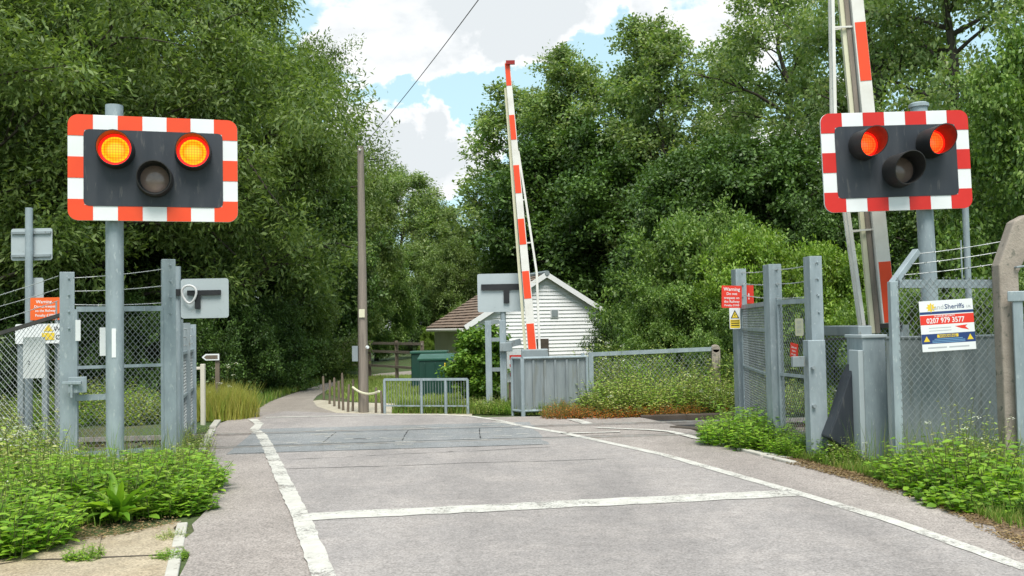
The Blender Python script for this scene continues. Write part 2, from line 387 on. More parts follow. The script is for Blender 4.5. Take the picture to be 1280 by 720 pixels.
def in_poly(x, y, poly):
    c = np.zeros(len(x), bool); j = len(poly) - 1
    for i in range(len(poly)):
        xi, yi = poly[i][0], poly[i][1]; xj, yj = poly[j][0], poly[j][1]
        c ^= ((yi > y) != (yj > y)) & (x < (xj - xi) * (y - yi) / (yj - yi + 1e-12) + xi); j = i
    return c
def scatter(seed, poly, n, patch=0.0):
    rng = np.random.default_rng(seed); xs = [p[0] for p in poly]; ys = [p[1] for p in poly]; out = []; tot = 0
    while tot < n:
        x = rng.uniform(min(xs), max(xs), n * 2); y = rng.uniform(min(ys), max(ys), n * 2); k = in_poly(x, y, poly)
        if patch:
            q = np.sin(x * 3.1 + 1.3 * np.sin(y * 2.3)) * np.sin(y * 2.7 + 1.7 * np.sin(x * 1.9)); k &= (rng.random(len(x)) < np.clip(.5 + patch * q, 0, 1))
        p = np.stack([x[k], y[k]], 1); out.append(p); tot += len(p)
    return np.concatenate(out)[:n]
def grass_patch(name, label, seed, poly, n, hgt, wid, leaf, patch=.5, cat='grass', lean=.5):
    p = scatter(seed, poly, n, patch); P = np.concatenate([p, np.zeros((len(p), 1)) + .002], 1)
    V, Fa = blades(seed + 1, P, hgt, wid, lean); me = np_mesh(name, V, Fa, [leaf])
    o = bpy.data.objects.new(name, me); COL.objects.link(o); return tag(o, label, cat, None, 'stuff')

# ------------------------------------------------------------------ fence helpers
def chain_link(mb, P0, P1, b0, t0, b1, t1, cell=.055, r=.0022, mi=0):
    P0, P1 = Vector(P0), Vector(P1); L = (P1 - P0).length; H = max(t0 - b0, t1 - b1)
    def pt(u, v):
        q = P0.lerp(P1, u / L); f = v / H; return Vector((q.x, q.y, (b0 + (t0 - b0) * f) * (1 - u / L) + (b1 + (t1 - b1) * f) * (u / L)))
    c = cell * 1.25; n = int((L + H) / cell) + 2
    for fam in (0, 1):
        for k in range(-n, n):
            if fam == 0: u0 = k * cell; a = (u0, 0); b = (u0 + H * .8, H)
            else: u0 = k * cell; a = (u0, H); b = (u0 + H * .8, 0)
            # clip in u
            (ua, va), (ub, vb) = a, b
            if ub <= 0 or ua >= L: continue
            if ua < 0: va = va + (vb - va) * (0 - ua) / (ub - ua); ua = 0
            if ub > L: vb = va + (vb - va) * (L - ua) / (ub - ua); ub = L
            mb.tube([pt(ua, va), pt(ub, vb)], r, 4, mi, False)
def barbed(mb, a, b, r=.0036, mi=0, sag=.015, step=.11):
    a, b = Vector(a), Vector(b); n = 8; L = (b - a).length
    f = lambda t: a.lerp(b, t) - Vector((0, 0, sag * 4 * t * (1 - t)))
    mb.tube([f(i / n) for i in range(n + 1)], r, 4, mi, False)
    for i in range(int(L / step)):
        p = f((i + .5) * step / L); q = Vector((rnd.uniform(-1, 1), rnd.uniform(-1, 1), rnd.uniform(-1, 1))).normalized() * .014
        mb.tube([p - q, p + q], r * .8, 3, mi, False); q2 = q.cross(Vector((.3, .5, .8))); mb.tube([p - q2, p + q2], r * .8, 3, mi, False)
def lpost(mb, B, top, w=.1, th=.012, rz=0, mi=0, holes=True, z0=-.1):
    B = Vector(B); m = Matrix.Rotation(rz, 3, 'Z'); h = top - z0
    mb.box(B + m @ Vector((0, 0, 0)) + Vector((0, 0, z0 + h / 2)), (w, th, h), rz, mi)
    mb.box(B + m @ Vector((-w / 2 + th / 2, w / 2 + th / 2 - .001, 0)) + Vector((0, 0, z0 + h / 2 - .002)), (th, w, h), rz, mi)
    if holes:
        for k in range(4):
            c = B + m @ Vector((w * .12, -th / 2 - .003, 0)) + Vector((0, 0, top - .06 - k * .16)); mb.tube([c, c + m @ Vector((0, -.012, 0))], .011, 6, mi)
def rounded(w, h, r, n=6, cx=0, cz=0):
    out = []
    for sx, sz, a0 in ((1, 1, 0), (-1, 1, 90), (-1, -1, 180), (1, -1, 270)):
        for k in range(n + 1):
            a = math.radians(a0 + 90 * k / n); out.append((cx + sx * (w / 2 - r) + math.cos(a) * r, cz + sz * (h / 2 - r) + math.sin(a) * r))
    return out
# ------------------------------------------------------------------ sky, sun
SUN_EL, SUN_AZ = math.radians(60), math.radians(172)      # azimuth clockwise from +Y: behind the camera, to the left
w = bpy.data.worlds.new('World'); scene.world = w; w.use_nodes = True
n, l = w.node_tree.nodes, w.node_tree.links
bg = n['Background']; bg.inputs['Strength'].default_value = .1
sky = n.new('ShaderNodeTexSky'); sky.sky_type = 'NISHITA'; sky.sun_disc = False; sky.sun_elevation = SUN_EL; sky.sun_rotation = SUN_AZ
sky.air_density = 1.0; sky.dust_density = .6; sky.ozone_density = 1.2
tc = n.new('ShaderNodeTexCoord'); D = tc.outputs['Generated']
mp = n.new('ShaderNodeMapping'); mp.inputs['Scale'].default_value = (1, 1, 1.9); mp.inputs['Location'].default_value = (.35, .1, .2); l.new(D, mp.inputs['Vector'])
nz = noise(n, l, mp.outputs['Vector'], 5.5, 9, .56); val = None
def vmath(op, a, b):
    x = n.new('ShaderNodeMath'); x.operation = op
    for i, v in enumerate((a, b)):
        if isinstance(v, bpy.types.NodeSocket): l.new(v, x.inputs[i])
        else: x.inputs[i].default_value = v
    return x.outputs[0]
val = vmath('ADD', vmath('MULTIPLY', nz.outputs['Fac'], 2.0), -.5)
wn = noise(n, l, D, 14, 5, .6); ws = n.new('ShaderNodeVectorMath'); ws.operation = 'MULTIPLY_ADD'; l.new(wn.outputs['Color'], ws.inputs[0]); ws.inputs[1].default_value = (.16, .16, .16); l.new(D, ws.inputs[2])
wo = n.new('ShaderNodeVectorMath'); wo.operation = 'SUBTRACT'; l.new(ws.outputs[0], wo.inputs[0]); wo.inputs[1].default_value = (.08, .08, .08); wnm = n.new('ShaderNodeVectorMath'); wnm.operation = 'NORMALIZE'; l.new(wo.outputs[0], wnm.inputs[0]); DW = wnm.outputs[0]
for (px, py, rp, wt) in ((520, 25, 120, .3), (640, 40, 90, .28), (720, -10, 90, .25), (450, 170, 50, .25), (535, 165, 34, .25), (560, 205, 60, .2), (930, 0, 90, .25), (470, 210, 50, .25), (660,60,40,.1),
                         (775, 60, 55, -.3), (585, 118, 42, -.3), (700, 110, 60, -.22), (495, 135, 30, -.28), (640, 130, 50, -.2), (850, 90, 60, -.12), (570,150,30,-.2)):
    d = ray(px, py).normalized()
    vm = n.new('ShaderNodeVectorMath'); vm.operation = 'DOT_PRODUCT'; l.new(DW, vm.inputs[0]); vm.inputs[1].default_value = d
    c0 = math.cos(rp * 1.5 / FOC)
    mr = n.new('ShaderNodeMapRange'); mr.interpolation_type = 'SMOOTHSTEP'; mr.inputs['From Min'].default_value = c0; mr.inputs['From Max'].default_value = 1
    mr.inputs['To Min'].default_value = 0; mr.inputs['To Max'].default_value = wt; l.new(vm.outputs['Value'], mr.inputs['Value'])
    val = vmath('ADD', val, mr.outputs['Result'])
cm = ramp(n, [(.5, 0.0), (.64, 1.0)]); cm.color_ramp.interpolation = 'EASE'; l.new(val, cm.inputs['Fac'])
n2 = noise(n, l, mp.outputs['Vector'], 7, 5, .5)
dens = vmath('ADD', vmath('MULTIPLY', val, 1.0), vmath('MULTIPLY', n2.outputs['Fac'], .25))
cc = ramp(n, [(.72, (4.6, 4.62, 4.65)), (1.15, (3.3, 3.5, 3.62))]); l.new(dens, cc.inputs['Fac'])
veil = mixrgb(n, l, .72, sky.outputs['Color'], (2.6, 3.75, 3.85)); mixed = mixrgb(n, l, cm.outputs['Color'], veil, cc.outputs['Color']); l.new(mixed, bg.inputs['Color'])

sd = bpy.data.lights.new('sun', 'SUN'); sun = bpy.data.objects.new('sun', sd); COL.objects.link(sun)
sd.energy = 2.0; sd.angle = math.radians(30); sd.color = (1, .95, .88)
sv = Vector((math.sin(SUN_AZ) * math.cos(SUN_EL), math.cos(SUN_AZ) * math.cos(SUN_EL), math.sin(SUN_EL)))
sun.rotation_euler = sv.to_track_quat('Z', 'Y').to_euler()
scene.view_settings.view_transform = 'Standard'; scene.view_settings.look = 'None'; scene.view_settings.exposure = 1.32; scene.view_settings.gamma = 1

# ------------------------------------------------------------------ ground, road, markings
RD = Vector((-math.sin(math.radians(17)), math.cos(math.radians(17)), 0))     # the way the road runs
RS = Vector((RD.y, -RD.x, 0))
def rail_y(x, k): return (11.02, 12.5)[k] + .08 * x

def ground_mat():
    m, t, n, l, p = nt('verge_soil_and_turf')
    tc = n.new('ShaderNodeTexCoord'); co = tc.outputs['Object']
    a = noise(n, l, co, .8, 8); r = ramp(n, [(.3, (.12, .1, .055)), (.45, (.07, .1, .03)), (.6, (.06, .11, .025)), (.75, (.1, .14, .04))]); l.new(a.outputs['Fac'], r.inputs['Fac'])
    b = noise(n, l, co, 30, 5); rb = ramp(n, [(.3, .6), (.7, 1.25)]); l.new(b.outputs['Fac'], rb.inputs['Fac'])
    l.new(mixrgb(n, l, 1.0, r.outputs['Color'], rb.outputs['Color'], 'MULTIPLY'), p.inputs['Base Color']); p.inputs['Roughness'].default_value = .95
    bn = n.new('ShaderNodeBump'); bn.inputs['Distance'].default_value = .05; bn.inputs['Strength'].default_value = .6; l.new(b.outputs['Fac'], bn.inputs['Height']); l.new(bn.outputs['Normal'], p.inputs['Normal'])
    return m
def asphalt(name, c1, c2, tint, cracks=.0, spk=.5):
    m, t, n, l, p = nt(name)
    tc = n.new('ShaderNodeTexCoord'); co = tc.outputs['Object']
    mp = n.new('ShaderNodeMapping'); mp.inputs['Rotation'].default_value = (0, 0, math.radians(-17)); mp.inputs['Scale'].default_value = (1, .35, 1); l.new(co, mp.inputs['Vector'])
    a = noise(n, l, mp.outputs['Vector'], .75, 7, .62); r = ramp(n, [(.3, c1), (.7, c2)]); l.new(a.outputs['Fac'], r.inputs['Fac'])
    a2 = noise(n, l, co, 1.9, 5, .65); r2 = ramp(n, [(.45, 0.0), (.72, .75)]); l.new(a2.outputs['Fac'], r2.inputs['Fac'])
    out = mixrgb(n, l, r2.outputs['Color'], r.outputs['Color'], tint)
    s = noise(n, l, co, 70, 4, .75); rs = ramp(n, [(.36, 1 - spk), (.5, 1.0), (.66, 1 + spk)]); l.new(s.outputs['Fac'], rs.inputs['Fac'])
    out = mixrgb(n, l, 1.0, out, rs.outputs['Color'], 'MULTIPLY')
    # tyre-polished bands along the road and fine dark seams
    mp2 = n.new('ShaderNodeMapping'); mp2.inputs['Rotation'].default_value = (0, 0, math.radians(-17)); mp2.inputs['Scale'].default_value = (1, .07, 1); l.new(co, mp2.inputs['Vector'])
    w2 = noise(n, l, mp2.outputs['Vector'], 1.1, 4, .55); rw = ramp(n, [(.3, .84), (.5, 1.0), (.7, 1.13)]); l.new(w2.outputs['Fac'], rw.inputs['Fac'])
    out = mixrgb(n, l, 1.0, out, rw.outputs['Color'], 'MULTIPLY')
    g2 = noise(n, l, co, 11, 6, .75); rg = ramp(n, [(.3, .82), (.5, 1.0), (.72, 1.12)]); l.new(g2.outputs['Fac'], rg.inputs['Fac'])
    out = mixrgb(n, l, 1.0, out, rg.outputs['Color'], 'MULTIPLY')
    st = noise(n, l, co, 5.5, 3, .5); rs2 = ramp(n, [(.2, .6), (.29, 1.0)]); l.new(st.outputs['Fac'], rs2.inputs['Fac'])
    out = mixrgb(n, l, 1.0, out, rs2.outputs['Color'], 'MULTIPLY')
    if cracks:
        dn = noise(n, l, co, 3, 4); ad = n.new('ShaderNodeVectorMath'); ad.operation = 'MULTIPLY_ADD'; l.new(dn.outputs['Color'], ad.inputs[0]); ad.inputs[1].default_value = (.5, .5, 0); l.new(co, ad.inputs[2])
        v = n.new('ShaderNodeTexVoronoi'); v.feature = 'DISTANCE_TO_EDGE'; v.inputs['Scale'].default_value = cracks; l.new(ad.outputs[0], v.inputs['Vector'])
        rc = ramp(n, [(.0, .45), (.012, 1.0)]); l.new(v.outputs['Distance'], rc.inputs['Fac'])
        out = mixrgb(n, l, 1.0, out, rc.outputs['Color'], 'MULTIPLY')
    l.new(out, p.inputs['Base Color']); p.inputs['Roughness'].default_value = .85; p.inputs['Specular IOR Level'].default_value = .3
    bn = n.new('ShaderNodeBump'); bn.inputs['Distance'].default_value = .006; bn.inputs['Strength'].default_value = .7; l.new(s.outputs['Fac'], bn.inputs['Height']); l.new(bn.outputs['Normal'], p.inputs['Normal'])
    return m
def paint_mat():
    m, t, n, l, p = nt('worn_road_paint')
    tc = n.new('ShaderNodeTexCoord'); co = tc.outputs['Object']
    a = noise(n, l, co, 2.2, 4, .6); b = noise(n, l, co, 45, 5, .75); s = vmath0(n, l, 'ADD', vmath0(n, l, 'MULTIPLY', a.outputs['Fac'], .55), vmath0(n, l, 'MULTIPLY', b.outputs['Fac'], .6))
    r = ramp(n, [(.59, 0.0), (.69, .8)]); l.new(s, r.inputs['Fac'])
    g = noise(n, l, co, 9, 5, .7); rg = ramp(n, [(.35, (.56, .545, .5)), (.7, (.42, .4, .36))]); l.new(g.outputs['Fac'], rg.inputs['Fac'])
    l.new(rg.outputs['Color'], p.inputs['Base Color']); p.inputs['Roughness'].default_value = .75
    tr = n.new('ShaderNodeBsdfTransparent'); mx = n.new('ShaderNodeMixShader'); l.new(r.outputs['Color'], mx.inputs['Fac']); l.new(p.outputs['BSDF'], mx.inputs[1]); l.new(tr.outputs['BSDF'], mx.inputs[2])
    l.new(mx.outputs['Shader'], n['Material Output'].inputs['Surface']); return m
def vmath0(n, l, op, a, b):
    x = n.new('ShaderNodeMath'); x.operation = op
    for i, v in enumerate((a, b)):
        if isinstance(v, bpy.types.NodeSocket): l.new(v, x.inputs[i])
        else: x.inputs[i].default_value = v
    return x.outputs[0]
MT['ground'] = ground_mat()
MT['asphalt'] = asphalt('worn_pink_grey_asphalt', (.24, .22, .212), (.315, .288, .275), (.35, .315, .295), 0, .33)
MT['footway'] = asphalt('footway_asphalt', (.25, .22, .2), (.305, .27, .25), (.345, .305, .28), 0, .45)
MT['deck'] = asphalt('crossing_panel_asphalt', (.185, .195, .2), (.235, .24, .245), (.27, .265, .26), 0, .4)
MT['lane'] = asphalt('lane_asphalt', (.23, .2, .175), (.28, .25, .22), (.33, .3, .26), 0, .3)
MT['paint'] = paint_mat()
MT['paving'] = asphalt('sandy_concrete_paving', (.34, .275, .19), (.45, .38, .28), (.27, .21, .135), 0, .4)
MT['path'] = asphalt('pale_gravel_path', (.4, .36, .28), (.46, .42, .34), (.36, .32, .24), 0, .25)
MT['ballast'] = asphalt('track_ballast', (.14, .115, .095), (.2, .17, .14), (.1, .075, .055), 9, .6)
MT['kerbstone'] = M('pale_kerb_stone', (.5, .48, .43), (.4, .38, .33), 6, .8, 0, .2, 50, spots=(.25, .23, .19), sscale=15, sthr=.6)

def ground_h(x, y):
    c = np.abs(y - (11.76 + .08 * x)); h = -.17 * np.clip((2.0 - c) / .5, 0, 1)
    return h + .012 * np.sin(x * 1.7 + y) * np.sin(y * 1.3) - .015
xs = np.concatenate([[-700, -300, -120, -60, -40], np.arange(-28, 28, .35), [40, 60, 120, 300, 700]])
ys = np.concatenate([[-300, -80, -30, -15, -8, -4], np.arange(-2, 22, .25), np.arange(22, 70, 3), [100, 200, 500, 1200]])
XX, YY = np.meshgrid(xs, ys); ZZ = ground_h(XX, YY); nx, ny = len(xs), len(ys)
V = np.stack([XX, YY, ZZ], 2).reshape(-1, 3); I = np.arange(nx * ny).reshape(ny, nx)
Fa = np.stack([I[:-1, :-1], I[:-1, 1:], I[1:, 1:], I[1:, :-1]], 2).reshape(-1, 4)
o = bpy.data.objects.new('ground', np_mesh('ground', V, Fa, [MT['ground']])); COL.objects.link(o); tag(o, kind='structure')

def back(p, d): return p - RD * d
def flat(name, pts, z, mat, kind='structure', thick=.03):
    m = MB(); m.slab([(p[0], p[1]) for p in pts], z - thick, z); return tag(m.build(name, mat), kind=kind)
def jag(pts, step=.25, amp=.02, seed=1):
    r = random.Random(seed); out = []
    for a, b in zip(pts[:-1], pts[1:]):
        k = max(1, int((b - a).length / step)); nrm = Vector((-(b - a).y, (b - a).x, 0)).normalized()
        for i in range(k): out.append(a.lerp(b, i / k) + nrm * r.uniform(-amp, amp))
    return out + [pts[-1]]
PX = lambda L: [G(*p) for p in L]
leftE = jag([back(G(226, 720), 14), back(G(226, 720), 2)] + PX([(226, 720), (238, 665), (262, 625), (268, 590), (256, 562), (268, 532), (312, 516)]), .22, .03, 3)
farE = PX([(360, 514), (420, 516.5), (490, 518), (560, 519.5), (600, 522), (650, 521), (720, 520.5), (800, 522)])
rightE = jag(PX([(832, 528), (870, 538), (905, 552), (950, 565), (1060, 588), (1180, 628), (1280, 672)]) + [back(G(1280, 672), 2), back(G(1280, 672), 14)], .22, .04, 4)
flat('footway', leftE + farE + rightE, .004, MT['footway'])
lineL = PX([(404, 722), (378, 652), (352, 597), (336, 562), (327, 545)])
lineR = PX([(1282, 713), (1120, 655), (1000, 619), (830, 570), (702, 542), (640, 532)])
road = [back(lineL[0], 14)] + lineL + PX([(322, 530), (330, 520), (360, 514.5), (420, 517), (490, 518.5), (560, 520), (600, 523)]) + list(reversed(lineR)) + [back(lineR[0], 14)]
flat('road', road, .010, MT['asphalt'])
# the lane beyond the crossing, bending away to the right
laneL = PX([(314, 515), (335, 503), (360, 494), (385, 486), (402, 480.5), (425, 476), (450, 471), (475, 467), (520, 463)])
laneR = PX([(530, 466), (485, 472), (455, 476), (425, 482.5), (408, 488), (396, 495), (391, 501), (396, 508), (420, 516.2)])
flat('lane', laneL + laneR, .003, MT['lane'])
flat('path', PX([(391, 501), (396, 508), (420, 516.4), (470, 518), (520, 518.5), (590, 520), (590, 511), (520, 505), (440, 503), (400, 500)]), .001, MT['path'])
# crossing deck between and beside the rails
dk = [Vector((x, rail_y(x, 0) - .55, 0)) for x in (-3.05, -2, -1, 0, .35)] + [Vector((x, rail_y(x, 1) + .5, 0)) for x in (.2, -.8, -1.8, -2.8, -3.4)]
flat('crossing_deck', jag(dk, .2, .03, 31) + [dk[0]], .0115, MT['deck'])
x1 = 2.75
edge = MB(); edge.slab([(p.x, p.y) for p in [Vector((-4.2, rail_y(-4.2, 0) - .8, 0)), Vector((2.6, rail_y(2.6, 0) - .75, 0)), Vector((2.35, rail_y(2.3, 1) + .7, 0)), Vector((-4.2, rail_y(-4.2, 1) + .7, 0))]], -.2, -.03)
tag(edge.build('crossing_foundation', MT['rubber']), kind='structure')

def strip(name, pts, wd, z, mat=None, seed=1, amp=.004):
    r = random.Random(seed); P = []
    for a, b in zip(pts[:-1], pts[1:]):
        k = max(1, int((b - a).length / .11)); P += [a.lerp(b, i / k) for i in range(k)]
    P.append(pts[-1]); L = []; R2 = []
    for i, p in enumerate(P):
        d = (P[min(i + 1, len(P) - 1)] - P[max(i - 1, 0)]).normalized(); s = Vector((d.y, -d.x, 0))
        L.append(p - s * (wd / 2 + r.uniform(-amp, amp) * 1.6)); R2.append(p + s * (wd / 2 + r.uniform(-amp, amp) * 1.6))
    m = MB(); nn = len(P)
    m.add([(p.x, p.y, z) for p in L] + [(p.x, p.y, z) for p in R2], [(i, i + 1, nn + i + 1, nn + i) for i in range(nn - 1)])
    return tag(m.build(name, mat or MT['paint']), kind='structure')
ZM = .0135
strip('road_marking', [back(lineL[0], 9)] + lineL, .125, ZM, seed=1)
strip('road_marking', PX([(327, 545), (318, 538), (324, 531), (316, 525)]), .12, ZM, seed=2)
strip('road_marking', [back(lineR[0], 9)] + lineR[:-1] + PX([(660, 535), (635, 530), (618, 528.5)]), .105, ZM + .0005, seed=3)
strip('road_marking', PX([(332, 523), (400, 521.5), (470, 520), (545, 519), (590, 521.5), (622, 526.5), (640, 530)]), .09, ZM + .001, seed=4)
strip('road_marking', PX([(990, 574), (935, 563), (905, 556), (870, 548.5), (838, 540.5), (815, 538.5), (745, 535.5)]), .1, ZM, seed=5)
strip('road_marking', PX([(716, 525), (735, 530.5)]), .14, ZM, seed=6)
strip('road_marking', PX([(700, 543), (775, 541)]), .07, ZM + .0005, seed=7)
a, b = PX([(377, 648.5), (988, 618.5)]); strip('road_marking', [a, b], .27, ZM + .001, seed=8, amp=.01)
# faded dabs of old paint on the deck
for i in range(44):
    x = rnd.uniform(-2.7, .1); y = rail_y(x, 0) + rnd.uniform(-.3, 1.75); strip('road_marking', [Vector((x, y, 0)), Vector((x + rnd.uniform(.06, .28), y + rnd.uniform(-.01, .04), 0))], rnd.uniform(.015, .045), ZM + .0015, seed=i)
# rail grooves across the deck and a few joints
for k in (0, 1):
    for off, wd in ((0, .035), (.13, .05)):
        s = off if k == 0 else -off
        strip('rail_groove', [Vector((-4.1, rail_y(-4.1, k) + s - .02, 0)), Vector((2.4, rail_y(2.4, k) + s - .02, 0))], wd * .55, ZM - .0008, MT['rubber'], seed=9 + k, amp=.003)
strip('panel_joint', [Vector((-3.0, rail_y(-3, 0) - .55, 0)), Vector((.3, rail_y(.3, 0) - .55, 0))], .02, ZM - .0008, MT['rubber'], seed=12)
for x in (-2.2, -1.3, -.4):
    strip('panel_joint', [Vector((x, rail_y(x, 0) + .2, 0)), Vector((x - .05, rail_y(x, 1) - .2, 0))], .014, ZM - .0008, MT['rubber'], seed=13)
for (p, q, wd, sd) in (((352, 588), (760, 575), .012, 41), ((345, 577), (690, 560), .01, 42)):
    u, v = G(*p), G(*q); P = [u.lerp(v, k / 9) + Vector((rnd.uniform(-.03, .03), rnd.uniform(-.03, .03), 0)) for k in range(10)]; strip('tar_seam', P, wd, .0118, MT['rubber'], seed=sd, amp=.004)
# repaired strip in front of the stop line, sunken darker patch
# track bed, sleepers, rails
for side, (xa, xb) in (('l', (-45, -4.0)), ('r', (2.45, 45))):
    flat('ballast', [Vector((xa, rail_y(xa, 0) - .95, 0)), Vector((xb, rail_y(xb, 0) - .95, 0)), Vector((xb, rail_y(xb, 1) + .95, 0)), Vector((xa, rail_y(xa, 1) + .95, 0))], -.10, MT['ballast'])
for k in (0, 1):
    m = MB(); a = Vector((-45, rail_y(-45, k), 0)); b = Vector((45, rail_y(45, k), 0))
    m.beam(a + Vector((0, 0, -.0125)), b + Vector((0, 0, -.0125)), .065, .055, 0); m.beam(a + Vector((0, 0, -.065)), b + Vector((0, 0, -.065)), .018, .07, 1); m.beam(a + Vector((0, 0, -.11)), b + Vector((0, 0, -.11)), .13, .02, 1)
    tag(m.build('rail', [MT['railhead'], MT['rust']]), ('near running rail of the single track crossing the road', 'far running rail of the single track crossing the road')[k], 'rail', 'rails of the track')
ta = math.atan(.08)
sl0 = None
for x in [-11 + .7 * i for i in range(10)] + [2.75 + .7 * i for i in range(8)]:
    if sl0 is None:
        m = MB(); m.box((0, 0, 0), (.24, 2.5, .1)); sl0 = m.build('sleeper', MT['sleeper'], bevel=.01); s = sl0
        tag(s, 'dark timber sleeper half sunk in the track ballast', 'sleeper', 'sleepers of the track')
    else: s = sl0.copy(); COL.objects.link(s)
    s.location = (x, 11.76 + .08 * x, -.15 + .03); s.rotation_euler = (0, 0, ta)
# timber end boards of the crossing on the right
for (p0, p1, dz, lb) in (((800, 522), (918, 519), .05, 'long dark timber edging board beside the far rail, at the foot of the red plants'), ((842, 534), (920, 541), .02, 'short dark timber edging board beside the near rail at the crossing edge')):
    m = MB(); a, b = G(*p0), G(*p1); m.beam(a + Vector((0, 0, -.06)), b + Vector((0, 0, -.06)), .16, .14 + dz); tag(m.build('edging_board', MT['sleeper'], bevel=.012), lb, 'edging board', 'edging boards of the crossing')
flat('verge_soil', jag(PX([(915, 557), (960, 568), (1060, 594), (1180, 634), (1300, 690)]), .15, .05, 21) + jag(PX([(1300, 640), (1180, 610), (1060, 580), (960, 560)]), .15, .05, 22), .008, MT['soil'])
# paved apron and kerbs in the left corner
flat('pavement', jag([back(G(-60, 735), 3)] + PX([(-60, 725), (0, 699), (60, 676), (150, 668), (222, 652), (216, 700), (212, 735)]) + [back(G(212, 735), 3)], .2, .025, 8), .004, MT['paving'])
strip('paving_joint', PX([(-40, 712), (30, 701), (95, 699.5), (150, 696), (212, 694)]), .022, .007, MT['sleeper'], seed=77, amp=.013)
strip('paving_joint', PX([(128, 668), (122, 698)]), .006, .007, MT['sleeper'], seed=78, amp=.004)
def kerb(p0, p1, lb, wd=.1, h=.03):
    m = MB(); a, b = G(*p0), G(*p1); m.beam(a + Vector((0, 0, h / 2 - .03)), b + Vector((0, 0, h / 2 - .03)), wd, h + .06); return tag(m.build('kerb_stone', MT['kerbstone'], bevel=.008), lb, 'kerb stone', 'kerb stones along the road')
kerb((211, 735), (221, 688), 'pale kerb stone at the bottom edge between the paving and the road', .07, .012)
kerb((222, 684), (228, 655), 'pale kerb stone overgrown by weeds at the corner of the paving', .07, .012)
for i, (a, b) in enumerate((((272, 528), (266, 536)), ((265, 540), (260, 549)), ((259, 552), (254, 560)), ((253, 564), (249, 572)))):
    kerb(a, b, ('white kerb stone farthest along the left footway, by the yellow grass', 'white kerb stone second from the yellow grass along the left footway', 'white kerb stone third from the yellow grass along the left footway', 'white kerb stone nearest the green weeds on the left footway')[i], .09, .04)
for i, (a, b) in enumerate((((925, 563), (955, 571)), ((958, 572.5), (992, 580.5)))):
    kerb(a, b, ('pale kerb stone beside the weeds left of the tall gate post', 'pale kerb stone in front of the tall gate post on the right')[i], .07, .03)
